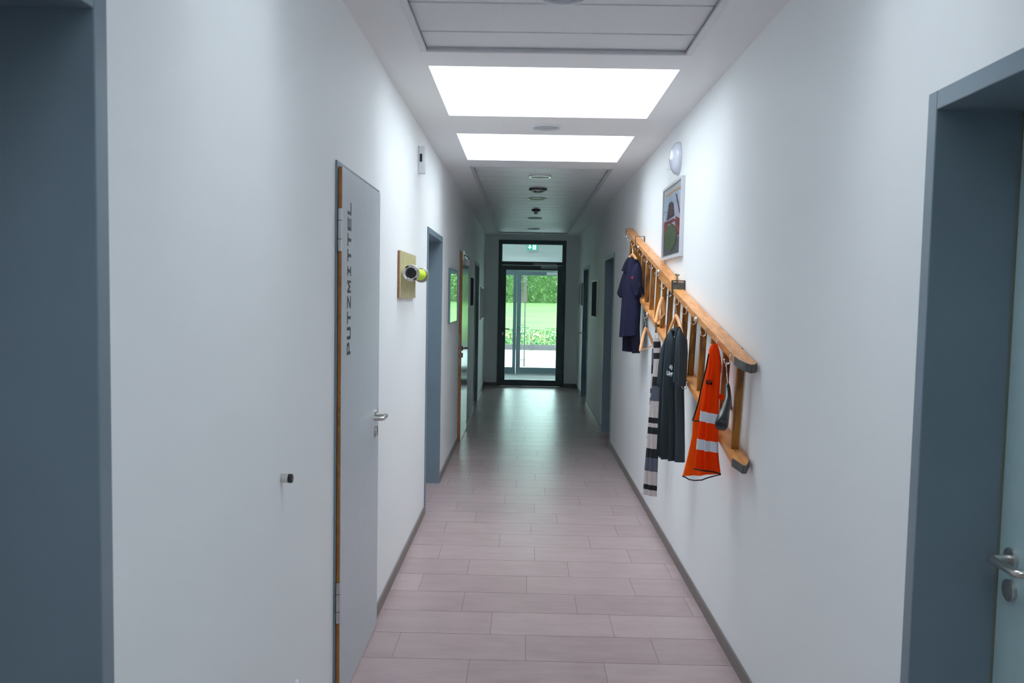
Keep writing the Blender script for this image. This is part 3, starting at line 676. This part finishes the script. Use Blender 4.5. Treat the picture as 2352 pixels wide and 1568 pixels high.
shape([(.38, .66), (.5, .66), (.5, .70), (.38, .70)], 4)
shape([(.44+.38*cos(k/20*2*pi), .29+.22*sin(k/20*2*pi)) for k in range(20)], 5)
m.build('printed_scene', ['p_sky', 'p_tan', 'p_ground', 'p_mill', 'p_red', 'p_wreath', 'p_white'], pr)
m = MB(); m.box(XR-.0075, XR, 6.10, 6.115, 1.875, 1.893); m.build('hanging_clip', 'white_plastic', t)

# round wall lamp
t = thing('wall_lamp', (XR, 5.68, 2.52), 'round opal wall lamp above the windmill photo', 'lamp')
c = (XR, 5.68, 2.522)
m = MB(); m.lathe(c, (-1, 0, 0), [(0, .104), (.005, .106), (.008, .105), (.011, .103), (.011, .001)], 44); m.build('base_plate', 'trim', t, smooth=True)
m = MB(); m.lathe(c, (-1, 0, 0), [(.011, .102)]+[(.011+.048*sin(q*pi/18), .102*cos(q*pi/18)) for q in range(1, 9)]+[(.059, .001)], 44); m.build('lamp_shade', 'opal', t, smooth=True, autos=80)
t = thing('clear_hook', (XR-.07, 5.72, 2.46), 'small clear looped hook hanging off the round wall lamp', 'hook')
m = MB(); b0 = Vector((XR-.058, 5.68, 2.515))
m.tube([b0+Vector((.004, 0, .01)), b0+Vector((-.006, .01, .0)), b0+Vector((-.006, .01, -.05)), b0+Vector((-.016, .01, -.062)), b0+Vector((-.004, .01, -.066)), b0+Vector((.006, .005, -.058))], .0022, 8)
m.build('hook_wire', 'white_plastic', t, smooth=True)

# ------------------------------------------------------------------ ladder used as a coat rack
XB, XF = 0.957, 0.892          # wall side / corridor side of the rails
t = thing('wooden_ladder', ((XB+XF)/2, 3.75, .93), 'orange varnished wooden ladder mounted along the right wall as coat rack', 'ladder')
LAD = t
def rail(y0, z0, slope, y1, th=.034, near_end=None, far_end=None, lab=None):
    a = math.atan(slope); d = Vector((0, cos(a), sin(a))); n = Vector((0, -sin(a), cos(a))); P = Vector((0, y0, z0))
    L = (y1-y0)/cos(a); xb, xf = XB, XF; xm = (xb+xf)/2
    pl = []
    if near_end == 'round': pl += [(xb, .03), (xb-.012, .008), (xm+.005, 0), (xf+.022, .025), (xf+.006, .075), (xf, .13)]
    elif near_end == 'chamfer': pl += [(xb, .06), (xm+.006, 0), (xm-.006, .0), (xf, .075)]
    else: pl += [(xb, 0), (xf, 0)]
    if far_end == 'round': pl += [(xf, L-.10), (xf+.012, L-.03), (xm, L), (xb-.01, L-.01), (xb, L-.04)]
    else: pl += [(xf, L), (xb, L)]
    pts = [P+d*s+Vector((x, 0, 0)) for x, s in pl]
    m = MB(); m.prism(pts, -n*th); r = m.build('rail', 'rail', LAD, bevel=.002, label=lab)
    def band(idx, grow=.0022):
        m = MB()
        for i in range(len(idx)-1):
            p, q = [P+d*pl[j][1]+Vector((pl[j][0], 0, 0)) for j in (idx[i], idx[i+1])]
            e = (q-p).normalized(); o = e.cross(n).normalized(); mid = P+d*(L/2)+Vector((xm, 0, 0))
            if o.dot(p-mid) < 0: o = -o
            m.obox((p+q)/2-n*th/2+o*grow*.6, (q-p)/2+e*.0012, o*grow, n*(th/2+.001))
        m.build('end_band', 'darksteel', r)
    if near_end == 'round': band([0, 1, 2, 3, 4, 5])
    if near_end == 'chamfer': band([0, 1, 2, 3])
    if far_end == 'round': band([len(pl)-5, len(pl)-4, len(pl)-3, len(pl)-2, len(pl)-1])
    return lambda y: z0+slope*(y-y0)
UN = rail(3.585, 1.366, .186, 5.93, near_end='round', lab='upper rail of the near section')
UF = rail(5.34, 1.722, .203, 8.0, far_end='round', lab='upper rail of the far section')
LN = rail(3.615, .945, .215, 5.93, near_end='chamfer', lab='lower rail of the near section')
LFz = rail(5.94, 1.452, .205, 8.0, lab='lower rail of the far section')
rung_n = [3.80, 4.06, 4.33, 4.59, 4.86, 5.12, 5.38, 5.64, 5.90]; rung_f = [6.16, 6.43, 6.69, 6.97, 7.24, 7.51, 7.78]
for k, y in enumerate(rung_n+rung_f):
    far = k >= len(rung_n); lo = (LFz if far else LN); up = (UF if far else UN)
    yt = y-.062
    p0 = Vector(((XB+XF)/2, y, lo(y)-.004)); p1 = Vector(((XB+XF)/2, yt, up(yt)-.034+.003))
    dd = (p1-p0)/2; e = Vector((0, dd.z, -dd.y)).normalized()
    m = MB(); m.obox((p0+p1)/2, (.0165, 0, 0), e*.011, dd); rg = m.build('rung', 'rung', LAD, bevel=.005, seg=3)
    if k in (0, 7):
        m = MB(); q = Vector((.0175, -.006, 0)) if k == 0 else Vector((-.014, -.014, 0)); m.tube([p0+q+dd*.02, p1+q-dd*.02], .0042, 10); m.build('steel_rod', 'steel' if k == 0 else 'darksteel', rg, smooth=True)
# coat hooks on the corridor side of the rails
def hook(y, z, big=False, bmat='chrome'):
    x = XF-.0035; r = .0125
    m = MB(); pts = [(x, y, z), (x, y, z-.026)]
    for k in range(1, 9):
        q = k/8*pi*.92; pts.append((x-r+r*cos(q), y, z-.026-r*sin(q)))
    pts.append((pts[-1][0]-.001, y, pts[-1][2]+.007))
    m.tube(pts, .0022, 8); m.lathe((pts[-1][0], y, pts[-1][2]-.001), (0, 0, 1), [(0, .0015), (.002, .0038), (.005, .0038), (.007, .001)], 10)
    m.lathe((x+.004, y, z), (-1, 0, 0), [(0, .005), (.004, .0045), (.006, .001)], 12)
    h = m.build('coat_hook', bmat, LAD, smooth=True)
    if big:
        m = MB(); m.lathe((x-.004, y-.03, z-.012), (0, 0, 1), [(-.013, .001), (-.011, .006), (-.007, .0105), (0, .013), (.007, .0105), (.011, .006), (.013, .001)], 16)
        m.tube([(x+.004, y-.03, z-.012), (x-.004, y-.03, z-.012)], .004, 8); m.build('ball_knob', 'chrome', h, smooth=True)
hooks_u = [3.785, 4.052, 4.31, 4.572, 4.835, 5.097, 5.36, 5.622, 5.893, 6.163, 6.436, 6.706, 6.98, 7.25, 7.512, 7.80]
for y in hooks_u:
    z = (UN(y) if y < 5.34 else (UN(y)-.006 if y < 5.85 else UF(y))) - .012
    if y > 5.34 and y < 5.85: z = UN(y)-.012
    hook(y, z, y in (4.572, 5.893, 6.98))
for y in (4.765, 5.30, 5.81, 6.38, 6.99, 7.5): hook(y, (LN(y) if y < 5.94 else LFz(y))-.012, y == 6.38)
# clamps
m = MB(); yc = 5.335; zc = UN(yc); w_ = .0035; W2 = .012
zt, zb = UF(yc)+.022, zc-.042
for (x0, x1, z0, z1) in ((XF-.006, XF-.001, zb, zt), (XB+.001, XB+.006, zb, zt), (XF-.006, XB+.006, zt-.007, zt), (XF-.006, XB+.006, zb-.004, zb)):
    m.box(x0, x1, yc-.018, yc+.018, z0, z1)
cl = m.build('clamp', 'darksteel', LAD, bevel=.0015, label='dark steel clamp joining both sections')
m = MB(); m.box(XF, XB, yc-.018, yc-.014, zc-.002, zt-.012); m.build('clamp_plate', 'darksteel', cl)
m = MB(); m.tube([(.922, yc+.03, zt-.02), (.922, yc+.03, zt+.032)], .0065, 10); m.tube([(.910, yc+.03, zt+.038), (.922, yc+.03, zt+.030), (.936, yc+.03, zt+.034)], [.005, .0075, .004], 8); m.build('wing_screw', 'brass', cl, smooth=True)
m = MB(); yc = 7.20; zc = UF(yc)
for (x0, x1, z0, z1) in ((XF-.005, XF-.001, zc-.036, zc+.036), (XB+.001, XB+.005, zc-.036, zc+.036), (XF-.005, XB+.005, zc+.033, zc+.036)):
    m.box(x0, x1, yc-.012, yc+.012, z0, z1)
m.build('clamp', 'darksteel', LAD, bevel=.001, label='open steel bracket on the far section')
m = MB(); yc = 5.95; zc = LFz(yc); m.box(XF-.004, XB+.002, yc-.03, yc+.03, zc-.052, zc-.040); m.box(XF-.004, XF-.0005, yc-.03, yc+.03, zc-.052, zc+.018); m.box(XF-.004, XF+.02, yc-.03, yc+.03, zc+.002, zc+.006)
m.build('clamp', 'brass', LAD, bevel=.001, label='brass plate joining the lower rails')
for fz, ys in ((UN, (3.9, 5.7)), (LN, (3.95, 5.7)), (LFz, (6.5, 7.85))):
    for y in ys:
        m = MB(); m.box(XB, XR, y-.02, y+.02, fz(y)-.03, fz(y)-.006); m.build('wall_spacer', 'darksteel', LAD)

# ------------------------------------------------------------------ cloth lofts
def loft(levels, t0, rip=(0, 1, 0), nseg=30, sub=4, ripgrow=True, rows=None, inset=True):
    """levels: (left point, right point, thickness scale); a closed, softly pleated tube of cloth"""
    L = []
    for i in range(len(levels)-1):
        for k in range(sub):
            q = k/sub; L.append([levels[i][j].lerp(levels[i+1][j], q) for j in (0, 1)]+[levels[i][2]*(1-q)+levels[i+1][2]*q])
    L.append(list(levels[-1])); n = len(L); m = MB(); vs = []; fs = []
    for i, (a, b, ts) in enumerate(L):
        c = (a+b)/2; hx = (b-a)/2; nrm = Vector((hx.y, -hx.x, 0))
        if nrm.length < 1e-6: nrm = Vector((0, -1, 0))
        nrm.normalize()
        if nrm.y > 0: nrm = -nrm
        fr = i/(n-1) if ripgrow else 1
        for k in range(nseg):
            q = 2*pi*k/nseg; u = cos(q); v = sin(q)
            amp = rip[0]*fr*sin(u*rip[1]*pi+rip[2]+fr*.8)*(1-u*u)**.5 + rip[0]*.5*fr*sin(u*rip[1]*1.7*pi+1+rip[2])*(1-u*u)**.5
            vs.append(c+hx*u+nrm*(t0*ts*(abs(v)**.8)*(1 if v > 0 else -1)+amp*(1 if v > -.2 else .7)))
    for i in range(n-1):
        for k in range(nseg): fs.append((i*nseg+k, i*nseg+(k+1) % nseg, (i+1)*nseg+(k+1) % nseg, (i+1)*nseg+k))
    fs.append(tuple(range(nseg-1, -1, -1))); fs.append(tuple((n-1)*nseg+k for k in range(nseg)))
    m.add(vs, fs); return m
def lv(rows, Yl, Yr):
    out = []
    for r in rows:
        xl, yl, xr, yr = r[:4]; ts = r[4] if len(r) > 4 else 1
        ya_, yb_ = (r[5], r[6]) if len(r) > 6 else (Yl, Yr)
        out.append((aty(xl, yl, ya_), aty(xr, yr, yb_), ts))
    return out

# wooden coat hangers
def hanger(loc_apex, left, right, hook_top, label, name='coat_hanger', bar=True, r=.0085):
    t = thing(name, loc_apex, label, 'coat hanger', 'wooden coat hangers on the ladder')
    A, Lp, Rp = Vector(loc_apex), Vector(left), Vector(right); m = MB()
    def arm(E):
        pts = []
        for k in range(9):
            q = k/8; p = A.lerp(E, q); p.z += .018*sin(q*pi)*(1) ; pts.append(p)
        return pts
    pl = arm(Lp)[::-1]+arm(Rp)[1:]
    m.tube(pl, [r*.75]+[r]*(len(pl)-2)+[r*.75], 10, sq=1.25); m.build('hanger_body', 'hanger', t, smooth=True)
    if bar:
        m = MB(); a = Lp.lerp(A, .06); b = Rp.lerp(A, .06); mid = (a+b)/2-Vector((0, 0, .004)); m.tube([a, a.lerp(mid, .5)-Vector((0, 0, .004)), mid-Vector((0, 0, .004)), b.lerp(mid, .5)-Vector((0, 0, .003)), b], .005, 8); m.build('trouser_bar', 'hanger', t, smooth=True)
    T_ = Vector(hook_top); m = MB(); m.tube([A, A.lerp(T_, .45), T_+Vector((-.006, 0, -.012)), T_+Vector((-.006, 0, -.003)), T_+Vector((0, 0, .0035)), T_+Vector((.006, 0, -.004))], .0018, 8); m.build('wire_hook', 'chrome', t, smooth=True)
    return t
def hk(y, low=False):   # seat of a coat hook
    z = ((LN(y) if y < 5.94 else LFz(y)) if low else (UN(y) if y < 5.87 else UF(y)))-.012
    return Vector((XF-.016, y, z-.0385+.003))
hanger(aty(1483, 753, 6.36), aty(1470, 806, 6.13), aty(1501, 795, 6.56), hk(6.38, True), 'empty wooden hanger on the lower rail beside the striped scarf')
hanger(aty(1520.5, 684, 5.58), aty(1506, 741, 5.36), aty(1527, 722, 5.62), hk(5.622), 'empty wooden hanger hanging in front of the ladder rungs')
hj = hanger(aty(1453, 584, 7.22), aty(1437, 612, 7.25), aty(1466, 612, 7.05), hk(7.25), 'wooden hanger carrying the navy hooded jacket', bar=False)
hs = hanger(aty(1553, 724, 5.02), aty(1529, 790, 5.03), aty(1568, 778, 4.86), hk(5.097), 'wooden hanger carrying the slate grey T-shirt', bar=False)

# navy jacket
t = thing('jacket', aty(1450, 808, 7.0), 'navy short-sleeved hooded jacket hanging at the far end of the ladder', 'jacket')
rows = [(1446, 593, 1462, 596, .5), (1442, 604, 1468, 608, .8), (1438, 622, 1470, 630), (1434.5, 650, 1470, 655), (1433, 690, 1468, 695), (1430, 730, 1466, 735), (1427, 774, 1464, 770)]
loft(lv(rows, 7.15, 6.85), .045, (.012, 2.2, .4)).build('body', 'navy', t, smooth=True)
rows = [(1431, 760, 1466.5, 760, .8), (1431.5, 790, 1467, 796, .9), (1432.5, 806, 1449, 808, .9)]
loft(lv([(1431, 755, 1460, 755, .7), (1432, 780, 1455, 785, .7), (1433, 805, 1449, 808, .7)], 7.18, 7.02), .035, (.010, 3, 1)).build('shirt_tail', 'navy_dark', t, smooth=True, label='darker navy shirt tail below the hem')
loft(lv([(1448, 740, 1467, 740, .7), (1451, 780, 1467.5, 785, .7), (1455, 811, 1466, 810.5, .7)], 7.0, 6.82), .030, (.010, 2, .2)).build('shirt_tail', 'navy_dark', t, smooth=True, label='darker navy shirt tail below the hem')
loft(lv([(1440, 612, 1452, 618, .6), (1434, 632, 1446, 650, 1), (1427, 658, 1440, 668, 1), (1423.5, 672, 1435, 682, 1), (1430, 684, 1434, 683, .6)], 7.2, 7.08), .038, (.004, 2, 0)).build('sleeve', 'navy_dark', t, smooth=True)
loft(lv([(1459, 600, 1466, 606, .1), (1456, 618, 1470, 622, .7), (1453, 640, 1471.5, 642, .95), (1450, 656, 1471.5, 657, .9), (1454, 669, 1469, 669, .8), (1458.5, 681, 1462, 680, .4)], 6.92, 6.80), .034, (.006, 2, 0)).build('sleeve', 'navy', t, smooth=True)
loft(lv([(1468.5, 646, 1469.5, 648, .05), (1466, 658, 1475.5, 660, .8), (1465, 674, 1479.5, 674.5, .7)], 6.66, 6.56), .020, (.004, 2, 0)).build('cuff', 'navy_dark', t, smooth=True)
loft(lv([(1444, 591, 1454, 592, .6), (1439, 600, 1452, 604, .9), (1434, 612, 1447, 618, .9), (1429, 621, 1441, 625, .5)], 7.12, 7.0), .030, (.004, 2, 0)).build('hood', 'navy_dark', t, smooth=True, label='darker drooping hood')
m = MB(); c = aty(1452.5, 637.5, 6.86); m.lathe(c+Vector((0, -.012, 0)), (-.3, -1, 0), [(-.02, .012), (.001, .011), (.002, .004)], 9); m.build('red_emblem', 'red', t)

# striped scarf
t = thing('scarf', aty(1493, 1140, 5.72), 'long cream, black and grey striped scarf on the lower ladder rail', 'scarf')
def striped(rows, bounds, Yl, Yr, th, name, rip):
    m0 = MB(); cols = []; lev = []
    ys = sorted(set([b[0] for b in bounds]+[rows[0][1], rows[-1][1]]+[b[0]-.4 for b in bounds[1:]]))
    def at_y(y):
        for i in range(len(rows)-1):
            a, b = rows[i], rows[i+1]
            if a[1] <= y <= b[1]:
                q = (y-a[1])/(b[1]-a[1]); return a[0]+(b[0]-a[0])*q, a[2]+(b[2]-a[2])*q
        return rows[-1][0], rows[-1][2]
    fin = []
    for i in range(len(ys)-1):
        n_ = max(1, int((ys[i+1]-ys[i])/8))
        fin += [ys[i]+(ys[i+1]-ys[i])*k/n_ for k in range(n_)]
    fin.append(ys[-1])
    for y in fin:
        xl, xr = at_y(y); sl = 7*max(0, (y-820)/320); ts = .55 if y < rows[0][1]+6 else 1
        lev.append((aty(xl, y-sl*.6, Yl), aty(xr, y+sl*.25, Yr), ts))
    mm = loft(lev, th, rip, sub=1, nseg=26); nseg = 26
    mi = []
    for i in range(len(fin)-1):
        mid = (fin[i]+fin[i+1])/2; c = 0
        for b, col in bounds:
            if mid >= b: c = col
        mi += [c]*nseg
    mi += [bounds[0][1], bounds[-1][1]]; mm.m = mi
    return mm.build(name, ['cream', 'wool_black', 'wool_grey'], t, smooth=True)
B = [(776, 0), (784, 1), (798.6, 0), (810, 1), (824, 0), (864.6, 1), (885.6, 2), (920.7, 0), (958.6, 1), (971.5, 0), (981, 1), (996.5, 0), (1030, 1), (1051, 2), (1082, 0), (1113, 1), (1124.7, 0)]
striped([(1503, 776, 1513.5, 776), (1502, 784, 1516, 784), (1502.7, 832, 1517, 832), (1497, 900, 1514.5, 900), (1491, 950, 1513, 950), (1485, 1029, 1512.5, 1029), (1480, 1085, 1510.5, 1085), (1477, 1138, 1508.6, 1138)], B, 5.74, 5.70, .018, 'front_strand', (.007, 2.4, .3))
B2 = [(776, 0), (800, 2), (838, 1), (858, 0), (892, 1), (903, 0), (913, 1), (930, 0), (1000, 1), (1008, 0)]
striped([(1502, 778, 1509, 778), (1499, 800, 1508, 800), (1496.5, 860, 1507, 860), (1493.5, 920, 1504, 920), (1487.5, 1000, 1500, 1000), (1486, 1010, 1498, 1010)], B2, 5.84, 5.80, .012, 'back_strand', (.004, 2, .3))

# T-shirt
t = thing('t_shirt', aty(1540, 1060, 4.9), 'slate grey T-shirt with white print hanging on a wooden hanger', 't-shirt')
rows = [(1541, 757, 1561, 750, .35), (1536, 768, 1566, 765, .7), (1530, 785, 1570, 785), (1526.5, 815, 1570, 820), (1525, 850, 1567, 855), (1523, 900, 1566, 905), (1520, 960, 1568, 965), (1517, 1010, 1569, 1025), (1515.5, 1044, 1568.5, 1062)]
loft(lv(rows, 4.98, 4.80), .034, (.030, 5.2, .2), nseg=64, sub=4).build('body', 'shirt', t, smooth=True)
loft(lv([(1532, 775, 1540, 780, .6), (1525.5, 800, 1533, 805, 1), (1520, 840, 1528, 845, 1), (1516, 880, 1526, 884, 1), (1519, 886, 1525, 891, .7)], 5.04, 4.98), .030, (.004, 2, 0)).build('sleeve', 'shirt', t, smooth=True)
loft(lv([(1559, 753, 1563, 757, .1), (1560, 775, 1571, 782, .9), (1558, 810, 1573.5, 812, 1), (1554, 845, 1573, 850, 1), (1551, 874, 1571, 887, .9)], 4.76, 4.70), .032, (.006, 3, 1)).build('sleeve', 'shirt', t, smooth=True)
m = MB(); p = [aty(x, y, 4.84) for x, y in ((1541.5, 757), (1544.5, 779), (1549, 780), (1556, 757), (1549, 760))]; m.prism(p, (0, .004, 0)); m.build('neck_opening', 'wool_black', t)
m = MB(); m.tube([aty(1541, 756.5, 4.835), aty(1543.5, 772, 4.82), aty(1547, 781, 4.81), aty(1551, 775, 4.81), aty(1557, 754, 4.81)], .004, 8); m.build('collar', 'shirt', t, smooth=True)
m = MB(); m.obox(aty(1550.5, 773, 4.83), (.006, 0, .004), (0, .001, 0), (-.002, 0, .004)); m.build('neck_label', 'white_print', t)
def facing(px, py, Y, h):               # frame of a print lying on the slanted shirt front
    o = aty(px, py, Y); return Matrix(((1, 0, 0, o.x), (-1.7, 0, -1, o.y), (0, h, 0, o.z), (0, 0, 0, 1)))
text_mesh('6)', .026, 'printed_text', 'white_print', facing(1537.5, 846, 4.835, 1.1), t, bold=.0007, ext=.002, sx=.62, label='white print reading 6)')
text_mesh('L\u00e4gr', .030, 'printed_text', 'white_print', facing(1531.5, 860.5, 4.845, 1.1), t, bold=.0009, ext=.002, sx=.50, label='white print across the chest folds')

# orange vest
t = thing('safety_vest', aty(1612, 1100, 4.02), 'fluorescent orange safety vest with two reflective bands on the ladder', 'vest')
rows = [(1634, 791, 1643, 791, .5), (1629, 803, 1648, 800, .8), (1624, 838, 1650, 838), (1614, 888, 1650, 890), (1602, 933, 1650, 940), (1592, 963, 1650, 972), (1589.5, 1000, 1650, 1005), (1585.5, 1020, 1650, 1030), (1577, 1057, 1651, 1062), (1567.5, 1093, 1652, 1088, .8, 4.08, 4.04)]
bk = loft(lv(rows, 4.10, 4.04), .010, (.010, 2.1, 1.0), nseg=40).build('back_panel', 'orange2', t, smooth=True, label='paler orange back panel')
rows = [(1635.5, 789.5, 1646, 790, .5), (1632, 803, 1650.5, 803, .8), (1628, 838, 1656, 838), (1619, 890, 1653, 892), (1611, 935, 1650.5, 945), (1604.5, 985, 1649.5, 995), (1600, 1025, 1649.5, 1035), (1597, 1050, 1652, 1062), (1594.5, 1076, 1655.5, 1088)]
FR = lv(rows, 4.00, 3.95)
loft(FR, .016, (.012, 2.4, .5), nseg=40).build('front_panel', 'orange', t, smooth=True)
def seg(y0, y1):
    def q_(y, side):
        for i in range(len(rows)-1):
            a, b = rows[i], rows[i+1]; ya_, yb_ = a[1+2*side], b[1+2*side]
            if ya_ <= y <= yb_: q = (y-ya_)/(yb_-ya_); return a[2*side]+(b[2*side]-a[2*side])*q
        return rows[-1][2*side]
    out = []
    for k in range(4):
        yl = y0+(y1-y0)*k/3; yr = yl+9; out.append((q_(yl, 0)-.3, yl, q_(yr, 1)+.3, yr))
    return lv(out, 4.00, 3.95)
def band(y0, y1):
    L_ = seg(y0, y1); m = loft(L_, .0185, (.012*((y0-790)/290), 2.4, .5+.0), nseg=40, sub=2, ripgrow=False); return m
band(942, 965).build('reflective_band', 'reflect', t, smooth=True)
band(1006, 1030).build('reflective_band', 'reflect', t, smooth=True)
def pipe(pts, Y, nm='piping', r=.0035):
    m = MB(); m.tube([aty(x, y, yy) for (x, y), yy in zip(pts, Y)], r, 8); return m.build(nm, 'piping', t, smooth=True)
pipe([(1594, 1076.5), (1605, 1079), (1620, 1081), (1640, 1083.5), (1656, 1089)], [3.975, 3.955, 3.942, 3.93, 3.925])
pipe([(1567, 1093), (1575, 1096), (1583, 1101), (1595, 1103), (1612, 1102), (1625, 1097), (1640, 1093), (1655, 1089.5)], [4.075, 4.07, 4.065, 4.06, 4.05, 4.04, 4.0, 3.96], r=.003)
pipe([(1628, 812), (1622, 845), (1613, 882), (1604, 925), (1594, 957), (1591, 965), (1597, 967), (1606, 966)], [4.07]*6+[4.05, 4.02])
pipe([(1651, 806), (1654, 822), (1656, 842), (1655, 856)], [3.98, 3.96, 3.955, 3.96])
m = MB(); m.box(.885, .893, 3.96, 4.02, 0, 0.001) if False else None
m2 = MB(); a = aty(1650, 910, 3.97); b = aty(1664, 912.5, 3.97); m2.obox((a+b)/2, (b-a)/2, (0, .003, 0), (0, 0, .0115)); m2.build('side_strap', 'orange', t, label='orange side strap')
m2 = MB(); c = aty(1628.5, 877.5, 3.952); ex = Vector((.0125, -.002, -.002)); ez = Vector((0, 0, .0095))
m2.obox(c, ex, (0, .006, 0), ez)
m2.build('printed_emblem', 'wool_black', t, label='small black square emblem with a V cut-out'); em = t.children[-1]
m2 = MB()
for u0, v0, u1, v1 in ((-.35, .55, .0, -.55), (.0, -.55, .35, .55), (.35, .55, .75, .55), (-.75, .55, -.35, .55)):
    a = c+ex*u0+ez*v0+Vector((0, -.0075, 0)); b = c+ex*u1+ez*v1+Vector((0, -.0075, 0)); m2.tube([a, b], .0014, 6)
m2.build('emblem_lines', 'orange', [o for o in t.children if o.name.startswith('printed_emblem')][0])
m = MB(); m.tube([hk(4.052)+Vector((-.003, -.01, .004)), aty(1640, 792, 3.99)], .006, 8); m.build('hanging_loop', 'orange', t, smooth=True)

# black plastic suit hanger seen from its end
A = aty(1672, 882, 3.73)
t = thing('black_hanger', A, 'glossy black plastic suit hanger on the nearest ladder hook', 'coat hanger')
m = MB(); pn = [aty(1671.5, 880, 3.74), aty(1671, 888, 3.735), aty(1672, 902, 3.71), aty(1671.5, 918, 3.67), aty(1667, 938, 3.61), aty(1661, 958, 3.55), aty(1657.5, 973, 3.52), aty(1656.5, 980, 3.51)]
m.tube(pn, [.006, .0115, .0125, .0138, .018, .0245, .0275, .024], 20); m.build('near_arm', 'gloss_black', t, smooth=True, autos=90)
m = MB(); m.tube([aty(1674, 892, 3.76), aty(1677, 910, 3.86), aty(1678, 925, 3.96), aty(1678, 938, 4.06)], [.006, .006, .006, .007], 16); m.build('far_arm', 'gloss_black', t, smooth=True)
h0 = hk(3.785); m = MB(); m.tube([aty(1671.5, 881, 3.74), aty(1669.5, 858, 3.75), aty(1668.5, 842, 3.77), h0+Vector((-.004, 0, -.006)), h0+Vector((-.004, 0, 0)), h0+Vector((0, 0, .004)), h0+Vector((.005, 0, -.002))], .0018, 8); m.build('wire_hook', 'chrome', t, smooth=True)
